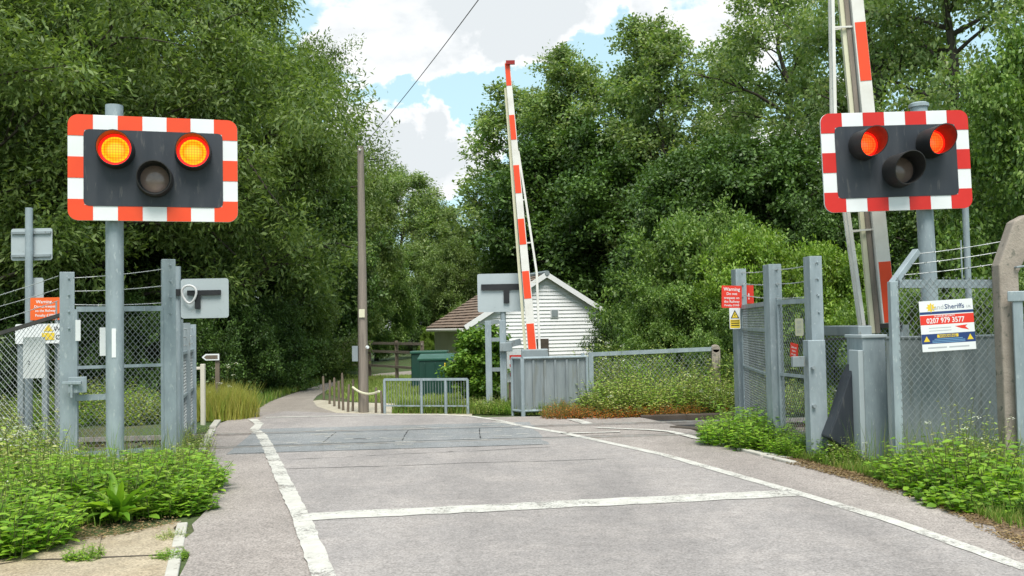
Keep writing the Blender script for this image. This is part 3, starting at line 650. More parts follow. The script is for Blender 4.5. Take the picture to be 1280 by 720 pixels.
# ------------------------------------------------------------------ level crossing light signals
def wigwag(base, rz, lean, post_h, bx, zc, label, lens_on, hood_len, cap, sticker, red, lamp_r=.132):
    t = thing('crossing_light_signal', label, 'light signal', base, rz, 'flashing light signals of the crossing', lean)
    bw, bh = 1.45, .95
    m = MB(); m.tube([(0, 0, -.2), (0, 0, post_h)], .078, 20); po = m.build('post', MT['galv'], t, smooth=True)
    if cap:
        m = MB(); m.tube([(0, 0, post_h), (0, 0, post_h + .03), (0, 0, post_h + .045)], [.095, .095, .07], 18); m.build('post_cap', MT['galv'], po, smooth=True)
    m = MB(); m.box((0, -.079, 1.22), (.035, .004, .26)); 
    if sticker: m.build('label_plate', MT['white'], po)
    m = MB()
    for dz in (-.25, .25): m.box((0, -.02, zc + dz), (.24, .22, .05))
    m.build('clamp', MT['galv_dull'], t)
    y0 = -.13
    m = MB(); m.prism([(bx + x, zc + z) for x, z in rounded(bw, bh, .09, 8)], y0, y0 - .022, 0); bo = m.build('border', MT['white'], t, bevel=.003)
    # red blocks: four corners and the blocks between
    fr = .137; yr = y0 - .0225; cw = bw / 7; chh = bh / 5
    W2, H2 = bw / 2 - .001, bh / 2 - .001
    def blk(xa, xb, za, zb):
        m = MB(); m.prism([(bx + xa, zc + za), (bx + xb, zc + za), (bx + xb, zc + zb), (bx + xa, zc + zb)], yr, yr - .003); m.build('red_block', red, bo)
    for k in (2, 4):
        xa = -W2 + k * cw
        for za, zb in ((H2 - fr, H2), (-H2, -H2 + fr)): blk(xa, xa + cw, za, zb)
    for za in (-chh / 2,):
        blk(-W2, -W2 + fr, za, za + chh); blk(W2 - fr, W2, za, za + chh)
    R9 = .089
    for sx in (1, -1):
        for sz in (1, -1):
            arc = [(W2 - R9 + math.sin(math.radians(a)) * R9, H2 - R9 + math.cos(math.radians(a)) * R9) for a in range(0, 91, 10)]
            poly = [(W2 - cw, H2)] + arc + [(W2, H2 - chh), (W2 - fr, H2 - chh), (W2 - fr, H2 - fr), (W2 - cw, H2 - fr)]
            m = MB(); m.prism([(bx + sx * x, zc + sz * z) for x, z in poly], yr, yr - .003); m.build('red_block', red, bo)
    m = MB(); m.prism([(bx + x, zc + z) for x, z in rounded(bw - 2 * fr + .012, bh - 2 * fr + .012, .05, 6)], yr - .0005, yr - .006); m.build('backing_board', MT['board_dark'], t)
    m = MB(); m.prism([(bx + x, zc + z) for x, z in rounded(bw - .4, bh - .4, .04, 4)], y0 + .001, y0 + .16); m.build('rear_box', MT['black'], t, bevel=.01)
    def lamp(lx, lz, on):
        X, Z = bx + lx, zc + lz; yb = yr - .006; r0 = lamp_r if on else .148
        h = MB(); n = 28
        # tapered barrel then a cut-away hood, longer at the top
        def ring(y, rad): return [(X + rad * math.sin(2 * PI * k / n), y, Z + rad * math.cos(2 * PI * k / n)) for k in range(n)]
        def hr(rad): return [(X + rad * math.sin(2 * PI * k / n), yb - .05 - hood_len * (.42 + .58 * (.5 + .5 * math.cos(2 * PI * k / n)) ** .8), Z + rad * math.cos(2 * PI * k / n)) for k in range(n)]
        rings = [ring(yb, r0 + .012), ring(yb - .05, r0 + .008), hr(r0), hr(r0 - .008), ring(yb - .05, r0 - .012)]
        o = []
        for q in rings: o += q
        fs = []; mi = []
        for j in range(4):
            for k in range(n):
                k2 = (k + 1) % n; fs.append((j * n + k, j * n + k2, (j + 1) * n + k2, (j + 1) * n + k)); mi.append(1 if j >= 3 else 0)
        h.v = o; h.f = fs; h.m = mi
        lm = h.build('lamp', [MT['hood'], MT['hood_glow'] if on else MT['hood']], t, smooth=True); lm.name = 'lamp'
        d = MB(); rl = lamp_r * .76 if on else .122; rg = [(0.0, .028), (.05, .026), (rl * .76, .018), (rl, .004)]; n = 26
        vs = [(X, yb - .05 - .03, Z)]; 
        for rr, dp in rg[1:]: vs += [(X + rr * math.sin(2 * PI * k / n), yb - .05 - dp, Z + rr * math.cos(2 * PI * k / n)) for k in range(n)]
        fs = [(0, 1 + (k + 1) % n, 1 + k) for k in range(n)]
        for j in range(2): fs += [(1 + j * n + k, 1 + j * n + (k + 1) % n, 1 + (j + 1) * n + (k + 1) % n, 1 + (j + 1) * n + k) for k in range(n)]
        d.add(vs, fs); d.build('lens', lens_on if on else MT['lens_off'], lm, smooth=True)
        e = MB(); vs = []
        for rr, yy in ((r0 - .0125, yb - .052), (rl - .004, yb - .053), (rl - .004, yb - .049)): vs += [(X + rr * math.sin(2 * PI * k / n), yy, Z + rr * math.cos(2 * PI * k / n)) for k in range(n)]
        e.add(vs, [(j * n + k, j * n + (k + 1) % n, (j + 1) * n + (k + 1) % n, (j + 1) * n + k) for j in range(2) for k in range(n)])
        e.build('lens_rim', MT['lens_rim'] if on else MT['hood'], lm)
    lamp(-.325, .155, True); lamp(.335, .155, True); lamp(.005, -.1, False)
    return t
bL = G(144, 598); Yl = bL.y
zcL = AT(189, 213, Yl + .02).z
wigwag((bL.x, bL.y, 0), math.radians(16.5), 0, AT(139, 132, Yl).z, .355, zcL, 'red and white bordered light board with two glowing amber lamps, left of the road', MT['lens_on'], .17, False, True, MT['red'], .152)
pR = AT(1167, 400, 9.3)
wigwag((pR.x, pR.y, 0), math.radians(3.5), math.radians(-1.2), AT(1160, 134, 9.3).z, -.325, AT(1120, 204, 9.3).z, 'light board with two long hooded red lamps, in front of the raised right boom', MT['lens_red'], .27, True, False, MT['red_deep'])

# ------------------------------------------------------------------ sign helper: local x right, z up, front at -y
def sign(name, label, cat, p, rz, wd, ht, mat, group=None, tilt=0, thick=.006, r=.01):
    t = thing(name, label, cat, p, rz, group); t.rotation_euler = (0, tilt, rz)
    m = MB(); m.prism(rounded(wd, ht, r, 4), 0, -thick); m.build('panel', mat, t)
    return t
def letter(t, items, mat, y=-.0075):
    m = MB()
    for it in items: m.text(it[0], it[1], it[2], it[3], y, 0, it[4] if len(it) > 4 else 'CENTER', it[5] if len(it) > 5 else .015, it[6] if len(it) > 6 else 1.0)
    return m.build('lettering', mat, t)
def plate(t, name, rects, mat, y=-.0065):
    m = MB()
    for xa, xb, za, zb in rects: m.add([(xa, y, za), (xb, y, za), (xb, y, zb), (xa, y, zb)], [(0, 1, 2, 3)])
    return m.build(name, mat, t)
def tri(t, name, polys, mat, y=-.0068):
    m = MB()
    for P in polys: m.add([(x, y, z) for x, z in P], [tuple(range(len(P)))])
    return m.build(name, mat, t)

# ------------------------------------------------------------------ left fence with its gate
A = G(84, 590); B = G(212, 581)
def ang(a, b): return math.atan2(b.y - a.y, b.x - a.x)
rzG = ang(A, B); zA = AT(81, 340, A.y).z; zB = AT(208, 324, B.y).z
zr = AT(150, 386, (A.y + B.y) / 2).z
f = thing('mesh_fence', 'tall galvanised mesh gate with barbed wire strands behind the left light signal', 'fence', (A.x, A.y, 0))
for P, zt in ((A, zA), (B, zB)):
    m = MB(); lpost(m, P, zt, .13, .014, rzG); m.build('post', MT['galv'], f, world=True, bevel=.003)
d = (B - A).normalized(); P0, P1 = A + d * .08, B - d * .06
m = MB()
for z, hh in ((zr, .05), (AT(150, 458, 9.3).z, .03), (.16, .04)): m.beam(P0 + Vector((0, 0, z)), P1 + Vector((0, 0, z)), .03, hh)
for P in (P0, P1): m.beam(P + Vector((0, 0, .12)), P + Vector((0, 0, zr)), .03, .03)
zk = AT(115, 497, 9.2).z; m.beam(P0 + Vector((0, -.02, zk)), A.lerp(B, .48) + Vector((0, -.02, zk)), .03, .055)
m.build('gate_frame', MT['galv'], f, world=True)
m = MB(); chain_link(m, P0, P1, .16, zr, .16, zr, .05, .0026); m.build('mesh', MT['wire'], f, world=True)
m = MB()
for k in range(3): barbed(m, A + Vector((0, 0, zA - .06 - k * .125)), B + Vector((0, 0, zB - .09 - k * .17)))
m.build('barbed_wire', MT['barb'], f, world=True)
lk = AT(97, 481, 9.12)
m = MB(); m.box(lk, (.16, .05, .15), rzG); m.beam(lk + Vector((-.12, -.05, .02)), lk + Vector((.06, -.05, .02)), .03, .03); m.tube([lk + Vector((-.03, -.06, 0)), lk + Vector((-.03, -.06, -.12))], .012, 8); la = m.build('latch', MT['galv'], f, world=True, bevel=.004)
for px, py, wd, ht in ((97.5, 413, .045, .2), (128.5, 427, .055, .27)):
    m = MB(); c = AT(px, py, 9.18); m.box(c, (wd, .006, ht), rzG); m.build('white_plate', MT['white'], f, world=True)
# sloping run going left
C = ATg(-70, 9.45); zt0 = AT(79, 393, A.y).z; zt1 = AT(-70, 438, C.y).z
f = thing('mesh_fence', 'low galvanised mesh fence with dark sloping top rail at the left edge', 'fence', (C.x, C.y, 0))
m = MB(); a = A + Vector((-.06, .03, 0)); m.beam(a + Vector((0, 0, zt0)), C + Vector((0, 0, zt1)), .035, .035); m.build('top_rail', MT['dark_rail'], f, world=True)
m = MB(); chain_link(m, C, a, .02, zt1, .02, zt0, .05, .0026); m.build('mesh', MT['wire'], f, world=True)
m = MB()
for y1, y0 in ((345, 367), (361, 381), (376, 398)): barbed(m, AT(73, y1, A.y + .02), AT(-70, y0 + (y0 - y1) * .96, C.y))
m.build('barbed_wire', MT['barb'], f, world=True)
m = MB(); lpost(m, C, zt1 + .5, .1, .012, 0); m.build('post', MT['galv'], f, world=True)
ps = AT(43, 447, 9.37); t = sign('notice_sheet', 'plain white sheet fixed to the sloping mesh fence at the left edge', 'notice', ps, 0, .215, .4, MT['white'], r=.004)
m = MB(); m.text('2', .05, -.05, -.05, -.0075, 0, 'CENTER', .01); m.build('lettering', MT['black'], t)

# things behind the left fence
b = G(36, 545); zt = AT(31, 260, b.y).z
t = thing('sign_post', 'tall thin grey post with two sign backs at the far left', 'sign post', (b.x, b.y, 0))
m = MB(); m.tube([(0, 0, -.1), (0, 0, zt)], .048, 12); m.build('post', MT['galv'], t, smooth=True)
def backsign(t, pc, wd, ht, y, bars=True, name='sign_board'):
    m = MB(); c = pc - t.location; c.y = y; m.prism([(c.x + x, c.z + z) for x, z in rounded(wd, ht, .03, 4)], y, y + .006); s = m.build(name, MT['signback'], t)
    if bars:
        for q in (.36, -.36):
            m = MB(); m.box((c.x, y - .015, c.z + ht * q), (wd * .96, .025, .03)); m.build('rail', MT['galv_dull'], s)
    return s
backsign(t, AT(37, 305, b.y), .54, .42, .055); backsign(t, AT(41, 369, b.y), .22, .46, .06, False)
po = AT(57, 386, b.y - .15)
t = sign('trespass_notice', 'orange trespass notice with white lettering behind the left mesh fence', 'notice', po, 0, .39, .29, MT['orange'])
letter(t, [('Warning', .058, -.02, .09), ('Do not trespass', .044, 0, .03), ('on the Railway', .044, 0, -.025), ('Penalty £1000', .046, 0, -.085)], MT['white'])
m = MB(); m.tube([(.14, .02, .1), (.14, .02, -po.z - .1)], .03, 10); m.build('post', MT['galv_dull'], t, smooth=True)
pb = AT(55, 417, b.y - .3)
t = thing('notice_board', 'long white board with yellow warning panel on grey legs behind the fence', 'notice board', (pb.x, pb.y, 0))
wd2 = .72; m = MB(); m.prism([(x, pb.z + z) for x, z in rounded(wd2, .25, .02, 3)], 0, -.012); m.build('panel', MT['white'], t)
for x in (-.31, .0, .2): 
    m = MB(); m.beam((x, .04, -.1), (x, .04, pb.z + .1), .07, .05); m.build('leg', MT['galv_dull'], t)
m = MB(); m.box((.06, -.016, pb.z - .035), (.16, .004, .09)); m.build('yellow_panel', MT['yellow'], t)
m = MB(); m.add([(.0, -.016, pb.z + .03), (.13, -.016, pb.z + .03), (.065, -.016, pb.z + .12)], [(0, 1, 2)]); m.build('warning_triangle', MT['yellow'], t)
m = MB(); m.text('Warning', .085, .13, pb.z + .055, -.0165, 0, 'LEFT', .008); m.text('Cross', .085, .15, pb.z - .05, -.0165, 0, 'LEFT', .008); m.build('lettering', MT['black'], t)
# back of a road sign on a thin post right of the gate
b = G(223, 566); zt = AT(223, 333, b.y).z; c = AT(257, 373, b.y)
t = thing('road_sign', 'back of a grey road sign with black bracket and cable loop beside the left fence', 'road sign', (b.x, b.y, 0))
m = MB(); m.tube([(0, 0, -.1), (0, 0, zt)], .036, 12); m.build('post', MT['galv'], t, smooth=True)
s = backsign(t, c, .52, .43, -.03, False)
m = MB(); lc = c - t.location; m.box((lc.x + .0, -.05, lc.z + .06), (.36, .03, .055)); m.box((lc.x - .07, -.05, lc.z - .04), (.055, .028, .15)); m.box((-.04, -.03, lc.z + .07), (.16, .07, .07)); m.build('bracket', MT['black'], t)
m = MB(); m.tube([(lc.x - .15 + .075 * math.cos(a) + .01 * math.sin(2 * a), -.085 - .01 * math.sin(a), lc.z + .045 + .095 * math.sin(a)) for a in [2 * PI * k / 22 for k in range(24)]], .012, 8); m.build('cable', MT['cable'], t, smooth=True)
# the fence behind that runs back along the road
A2 = G(224, 562); B2 = G(241, 537)
f = thing('mesh_fence', 'narrow grey mesh fence running back towards the track behind the left road sign', 'fence', (A2.x, A2.y, 0))
for q, zt in ((.0, 1.45), (.5, 1.42), (1.0, 1.41)):
    m = MB(); lpost(m, A2.lerp(B2, q), zt, .1, .012, .2, holes=False); m.build('post', MT['galv'] if q != .5 else MT['galv_dull'], f, world=True)
for z in (1.06, .55, .1):
    m = MB(); m.beam(A2 + Vector((0, 0, z)), B2 + Vector((0, 0, z)), .03, .035); m.build('rail', MT['galv'], f, world=True)
m = MB(); chain_link(m, A2, B2, .1, 1.06, .1, 1.06, .06, .0026); m.build('mesh', MT['wire'], f, world=True)
m = MB()
for z in (1.16, 1.26, 1.36): barbed(m, A2 + Vector((0, 0, z)), B2 + Vector((0, 0, z)))
m.build('barbed_wire', MT['barb'], f, world=True)
b = G(254, 530); zt = AT(252, 455, b.y).z
m = MB(); m.box((b.x, b.y, zt / 2 - .05), (.06, .06, zt + .1)); m.box((b.x - .2, b.y, zt - .06), (.36, .03, .04)); tag(m.build('short_post', MT['cream_wall'], bevel=.006), 'short pale post with a side rail beside the yellow grass', 'post')
b = G(270, 519); zt = AT(270, 443, b.y).z
t = thing('finger_post', 'small white arrow footpath sign on thin post in the yellow grass', 'finger post', (b.x, b.y, 0))
m = MB(); m.beam((.03, 0, -.1), (.03, 0, zt), .06, .05); m.build('post', MT['wood'], t)
zz = zt - .04; ar = [(.07, zz + .05), (-.14, zz + .05), (-.2, zz), (-.14, zz - .05), (.07, zz - .05)]
m = MB(); m.prism(ar, -.035, -.055); ab = m.build('arrow_board', MT['white'], t)
m = MB(); m.prism([(.05, zz + .03), (-.13, zz + .03), (-.165, zz), (-.13, zz - .03), (.05, zz - .03)], -.0555, -.058); m.build('arrow_face', MT['wood'], ab)

# ------------------------------------------------------------------ utility pole and its wire
b = G(455, 515.5); zt = AT(451, 183, b.y).z
t = thing('utility_pole', 'tall weathered wooden utility pole beside the lane', 'utility pole', (b.x, b.y, 0))
m = MB(); m.tube([(0, 0, -.2), (0, 0, zt * .5), (0, 0, zt)], [.078, .068, .05], 14); m.build('pole', MT['wood_pole'], t, smooth=True)
m = MB(); m.tube([(-.065, .16, -.1), (-.06, .14, 1.85)], [.05, .04], 10); m.build('stay_post', MT['wood'], t, smooth=True)
m = MB(); m.box((-.13, .05, .92), (.09, .1, .24)); m.build('junction_box', MT['galv_dull'], t)
m = MB(); m.tube([(0, -.02, zt - .06), (0, -.08, zt - .06)], .02, 8); m.build('insulator', MT['white'], t)
m = MB(); m.tube([(.07, -.08, 1.02), (.09, -.1, 1.02)], .025, 8); m.build('reflector', MT['white'], t)
m = MB(); m.box((0, -.088, 1.55), (.09, .006, .13)); m.build('plate', MT['cream'], t)
m = MB(); p0 = Vector((b.x, b.y - .06, zt - .05)); p1 = AT(588, 0, 8.5); p2 = p0 + (p1 - p0) * 1.6
m.tube([p0 + (p2 - p0) * (i / 20) - Vector((0, 0, .1 * 4 * (i / 20) * (1 - i / 20))) for i in range(21)], .0045, 5); tag(m.build('overhead_wire', MT['dark_rail']), 'thin black overhead wire rising from the wooden pole across the sky', 'wire')

# ------------------------------------------------------------------ bollards along the lane, post-and-rail fence, low railing
bo = [(405, 500, 470), (412, 505, 475), (418, 508, 472), (424, 511, 476), (429, 513, 470), (435, 515, 480), (441, 514, 474), (428, 497, 466), (470, 516, 484), (478, 516.5, 488)]
bm = None
for i, (px, pb_, pt_) in enumerate(bo):
    b = G(px, pb_); h = AT(px, pt_, b.y).z
    if bm is None:
        m = MB(); m.tube([(0, 0, -.1), (0, 0, .94), (0, 0, 1.0)], [.021, .02, .012], 7); o = bm = m.build('bollard', MT['wood'], smooth=True)
    else: o = bm.copy(); COL.objects.link(o)
    o.location = (b.x, b.y, 0); o.scale = (1, 1, h); o.rotation_euler = (rnd.uniform(-.04, .04), rnd.uniform(-.05, .05), rnd.uniform(0, 6))
    tag(o, 'slim wooden stake in the row between lane and grass, left of the pole' if i < 8 else ('wooden stake just right of the utility pole', 'wooden stake second to the right of the utility pole')[i - 8], 'stake', 'wooden stakes along the lane')
m = MB(); a, c = AT(441, 484, 15.1), AT(474, 489, 14.6); m.tube([a.lerp(c, i / 10) - Vector((0, 0, .07 * 4 * (i / 10) * (1 - i / 10))) for i in range(11)], .018, 7); tag(m.build('rope', MT['cream']), 'pale rope slung from the utility pole to a stake', 'rope')
f0 = AT(428, 470, 27); f = thing('post_and_rail_fence', 'brown wooden post and rail fence on the grass behind the utility pole', 'fence', (f0.x, f0.y, 0))
pf = [(430, 27), (462, 25.5), (496, 24), (528, 22.5)]
for px, Y in pf:
    q = AT(px, 455, Y); m = MB(); m.box((q.x, q.y, .45), (.08, .08, 1.1)); m.build('post', MT['wood'], f, world=True)
for (px, Y), (qx, Z) in zip(pf[:-1], pf[1:]):
    for z in (.35, .72, .93):
        a, c = AT(px, 455, Y), AT(qx, 455, Z); m = MB(); m.beam((a.x, a.y - .06, z), (c.x, c.y - .06, z), .04, .06); m.build('rail', MT['wood_pole'], f, world=True)
R0, R1 = G(481, 517), G(585, 517.5); zt = AT(585, 474, R1.y).z
f = thing('metal_railing', 'low grey mesh railing in front of the green container', 'railing', (R0.x, R0.y, 0))
for q in (0, .45, .74, 1.0):
    p = R0.lerp(R1, q); m = MB(); m.tube([(p.x, p.y, -.1), (p.x, p.y, zt)], .022, 8); m.build('post', MT['galv'], f, world=True)
for z, q in ((zt, .035), (.12, .02)):
    m = MB(); m.beam(R0 + Vector((0, 0, z)), R1 + Vector((0, 0, z)), q, q); m.build('rail', MT['galv'], f, world=True)
m = MB(); L = (R1 - R0).length
for i in range(int(L / .045)): p = R0.lerp(R1, (i + .5) * .045 / L); m.beam(p + Vector((0, 0, .12)), p + Vector((0, 0, zt - .01)), .006, .006)
m.build('mesh', MT['wire'], f, world=True)
q = AT(546, 470, 18.5); zt = AT(546, 449, 18.5).z
t = thing('green_container', 'dark green metal container with sloping lid beside the white cottage', 'container', (q.x, q.y, 0))
m = MB(); m.box((0, 0, zt / 2 - .02), (.62, .6, zt)); 
for x in (-.2, 0, .2): m.box((x, -.305, zt / 2), (.03, .02, zt * .85))
m.build('body', MT['green_paint'], t, bevel=.01)
m = MB(); m.beam((0, .3, zt + .08), (0, -.32, zt + .005), .68, .045, up=(0, 0, 1)); m.build('lid', MT['green_lid'], t, bevel=.008)
m = MB(); m.box((.2, -.318, zt - .14), (.06, .006, .16)); m.build('label', MT['yellow'], t)
q = AT(537, 445, 21); t = thing('green_container', 'second green container showing above and left of the nearer one', 'container', (q.x, q.y, 0)); zt = AT(537, 441, 21).z
m = MB(); m.box((0, 0, zt / 2), (.75, .6, zt)); m.build('body', MT['green_paint'], t, bevel=.02)
m = MB(); m.box((0, 0, zt + .02), (.8, .66, .05)); m.build('lid', MT['green_lid'], t, bevel=.01)

# ------------------------------------------------------------------ cottage
hp = AT(682, 400, 33.5); th = math.radians(20)
t = thing('cottage', 'small white clapboard cottage with red brown tiled roof behind the far barrier', 'house', (hp.x, hp.y, 0), th)
PZ = 3.06; SL = .6; xl, xr, dp = -2.75, 2.15, 4.6; zl, zrr = PZ + xl * SL, PZ - xr * SL
m = MB(); m.prism([(xl, -.2), (xr, -.2), (xr, zrr), (0, PZ), (xl, zl)], .03, dp); m.build('wall', MT['cream_wall'], t)
m = MB(); z = -.1
while z < PZ - .05:
    hgt = .13; za = z + hgt
    xa = max(xl, -(PZ - z) / SL) + .01; xb = min(xr, (PZ - z) / SL) - .01
    xa2 = max(xl, -(PZ - za) / SL) + .01; xb2 = min(xr, (PZ - za) / SL) - .01
    if xb2 > xa2: m.add([(xa, -.012, z), (xb, -.012, z), (xb2, .02, za), (xa2, .02, za), (xa, .028, z), (xb, .028, z)], [(0, 1, 2, 3), (4, 5, 1, 0)])
    z += hgt
m.build('clapboards', MT['clapboard'], t)
def roof_side(x0, z0, x1, z1):
    m = MB(); o_ = .22; d = Vector((x1 - x0, 0, z1 - z0)); Ls = d.length; d.normalize(); nrm = Vector((-d.z, 0, d.x)); 
    if nrm.z < 0: nrm = -nrm
    n = int(Ls / .2)
    for i in range(n):
        a = Vector((x0, 0, z0)) + d * (Ls * i / n); c = Vector((x0, 0, z0)) + d * (Ls * (i + 1.12) / n)
        a = a + nrm * .075; c = c + nrm * .035
        y = -o_ + .02; k = 0
        while y < dp + .2:
            y2 = min(y + .24, dp + .2); j = rnd.uniform(-.006, .006)
            vs = [a + Vector((0, y, j)), a + Vector((0, y2 - .012, j)), c + Vector((0, y2 - .012, j)), c + Vector((0, y, j))]
            vs += [v - nrm * .02 for v in vs]; m.add([tuple(v) for v in vs], [(0, 1, 2, 3), (0, 4, 5, 1), (3, 2, 6, 7), (0, 3, 7, 4), (1, 5, 6, 2)]); y += .24
    m.beam(Vector((x0, dp / 2, z0)) + nrm * .005 , Vector((x1, dp / 2, z1)) + nrm * .005, dp + .42, .05); return m
r1 = roof_side(xl - .25, zl - .25 * SL, 0, PZ); ro = r1.build('roof', MT['tile'], t)
r2 = roof_side(xr + .2, zrr - .2 * SL, 0, PZ); r2.build('roof', MT['tile'], t)
m = MB(); m.tube([(0, -.24, PZ + .07), (0, dp + .2, PZ + .07)], .09, 8); m.build('ridge', MT['galv_dull'], ro)
m = MB(); m.beam((xl - .25, -.2, zl - .25 * SL + .02), (0, -.2, PZ + .02), .04, .17); m.beam((xr + .2, -.2, zrr - .2 * SL + .02), (0, -.2, PZ + .02), .04, .17); m.build('barge_board', MT['clapboard'], t)
m = MB(); m.box((.33, -.02, 1.73), (.3, .03, .3)); v = m.build('vent', MT['clapboard'], t)
m = MB(); m.box((.33, -.04, 1.73), (.24, .02, .24))
v2 = m.build('louvre', MT['galv_dull'], v)
m = MB(); m.tube([(xl - .28, -.1, zl - .2), (xl - .28, dp, zl - .2)], .06, 8); m.tube([(xl - .08, .0, zl - .22), (xl - .06, -.02, -.1)], .04, 8); m.build('gutter', MT['boom_white'], t)
m = MB(); m.box((xl + .9, -.03, .95), (.9, .05, .12)); m.build('ledge', MT['galv_dull'], t)
m = MB(); m.box((-.3, -.03, .5), (.75, .06, .7)); m.build('window', MT['sleeper'], t)

# ------------------------------------------------------------------ barrier booms
def boom(t, p0, p1, w0, w1, bands, stay_side, king, red, fo=.1):
    """p0 foot, p1 tip (local); stay truss bows out to stay_side"""
    p0, p1 = Vector(p0), Vector(p1); d = (p1 - p0).normalized(); L = (p1 - p0).length; side = d.cross(Vector((0, 1, 0))).normalized() * stay_side
    m = MB(); m.beam(p0, p1, w0, w0 * .8, 0, (0, 1, 0), w1, w1 * .8); arm = m.build('boom_arm', MT['boom_white'], t, bevel=.006)
    for a, b in bands:
        m = MB()
        wa, wb = w0 + (w1 - w0) * a / L, w0 + (w1 - w0) * b / L
        off = side * -.004
        m.beam(p0 + d * a + Vector((0, -.004, 0)) + off, p0 + d * b + Vector((0, -.004, 0)) + off, wa * .86, wa * .8, 0, (0, 1, 0), wb * .86, wb * .8); m.build('red_band', red, arm)
    m = MB()
    for yy in (-.05, .05):
        kp = p0 + d * (L * king[0]) + side * king[1] + Vector((0, yy, 0)); f0 = p0 + side * fo + Vector((0, yy, 0)); tp = p0 + d * (L * king[2]) + Vector((0, yy * .3, 0)) + side * .05
        m.beam(f0, kp, .035, .03); m.beam(kp, tp, .032, .028)
        for q in (.45, .9):
            a = f0.lerp(kp, q); s_ = (a - p0).dot(d); m.beam(a, p0 + d * s_, .018, .018)
        for q in (.25, .6):
            a = kp.lerp(tp, q); s_ = (a - p0).dot(d); m.beam(a, p0 + d * s_, .018, .018)
    m.build('stay', MT['boom_white'], arm)
    return arm
# far barrier
Yb = 15.0; foot = AT(667, 452, Yb); tip = AT(634, 78, Yb)
t = thing('barrier', 'raised red and white barrier boom in front of the white cottage, across the track', 'level crossing barrier', (foot.x, foot.y, 0), 0, 'raised barriers of the crossing')
p0 = (0, 0, foot.z); p1 = (tip.x - foot.x, 0, tip.z); L = (Vector(p1) - Vector(p0)).length
bands = [(L * (452 - a) / 374, L * (452 - b) / 374) for a, b in ((440, 405), (374, 340), (307, 275), (243, 208), (176, 145), (108, 80))]
arm = boom(t, p0, p1, .14, .085, bands, -1, (.29, .17, .7), MT['red'], .1)
d = (Vector(p1) - Vector(p0)).normalized()
m = MB(); m.beam(Vector(p0) + Vector((-.115, .05, 0)), Vector(p1) + d * -.4 + Vector((-.06, .05, 0)), .045, .06); m.build('skirt_rail', MT['cream'], arm)
m = MB(); m.box((p1[0] + .05, -.06, p1[2] - .02), (.14, .05, .06)); m.build('tip_lamp', MT['tiplamp'], arm)
m = MB(); m.box((.02, .05, .42), (.42, .4, 1.04)); m.build('machine_housing', MT['galv_dull'], t, bevel=.015)
m = MB(); m.box((.16, .05, foot.z), (.12, .3, .16)); m.build('pivot', MT['galv'], t, bevel=.01)
# near right barrier
Yb = 9.85; foot = AT(1110, 404, Yb); tip = AT(1070 - 65, -640, Yb)
t = thing('barrier', 'near raised barrier boom behind the right light board, its top out of frame', 'level crossing barrier', (foot.x, foot.y, 0), 0, 'raised barriers of the crossing')
p0 = (0, 0, foot.z); p1 = (tip.x - foot.x, 0, tip.z); L = (Vector(p1) - Vector(p0)).length; sc = L / (404 + 640)
bands = [(sc * (404 - a), sc * (404 - b)) for a, b in ((403, 330), (256, 183), (110, 38), (-37, -110), (-184, -257), (-330, -404), (-477, -550))]
arm = boom(t, p0, p1, .145, .1, bands, 1, (.243, .35, .66), MT['red'], .27)
d = (Vector(p1) - Vector(p0)).normalized()
m = MB(); m.beam(Vector(p0) + Vector((-.105, .02, -.1)), Vector(p1) + Vector((-.08, .02, 0)), .045, .06); m.build('rear_rail', MT['wood_pole'], arm)
m = MB(); m.beam(Vector(p0) + Vector((-.152, .03, -.1)), Vector(p1) + Vector((-.12, .03, 0)), .045, .05); m.build('rear_rail_edge', MT['cream'], arm)
q = AT(1083, 500, 8.9); hz = AT(1084, 421, 8.7).z; lx = q.x - foot.x - .05
m = MB(); m.box((lx + .06, -.95, hz / 2 - .05), (.21, .42, hz + .1)); hs = m.build('machine_housing', MT['galv'], t, bevel=.012)
m = MB(); m.box((lx - .07, -1.05, hz / 2 - .09), (.045, .25, hz - .06)); m.build('side_plate', MT['signback'], hs, bevel=.006)
m = MB(); m.box((lx + .06, -.45, hz + .05), (.13, 1.0, .1)); m.build('pivot', MT['galv_dull'], t, bevel=.01)
m = MB(); m.box((lx + .06, -.95, hz + .004), (.235, .45, .03)); m.build('housing_lid', MT['signback'], hs, bevel=.006)
zz = lambda y: AT(1050, y, 8.95).z
m = MB(); P = [(lx - .33, zz(545)), (lx - .25, zz(520)), (lx - .12, zz(470)), (lx - .06, zz(455)), (lx - .06, zz(552)), (lx - .16, zz(560))]; m.prism(P, -1.0, -.78); m.build('counterweight', MT['board_dark'], t, bevel=.012)
m = MB(); P = [(lx + .17, zz(575)), (lx + .4, zz(575)), (lx + .4, zz(415)), (lx + .3, zz(455)), (lx + .19, zz(520))]; m.prism(P, -.98, -.8); m.build('counterweight', MT['galv_dull'], t, bevel=.012)
m = MB(); c0 = Vector((lx + .27, -.06, zz(541))); m.prism([(c0.x - .09, c0.z - .06), (c0.x + .09, c0.z + .06), (c0.x + .05, c0.z - .0), (c0.x - .03, c0.z - .07)], -.983, -.988); m.build('warning_mark', MT['white'], t)

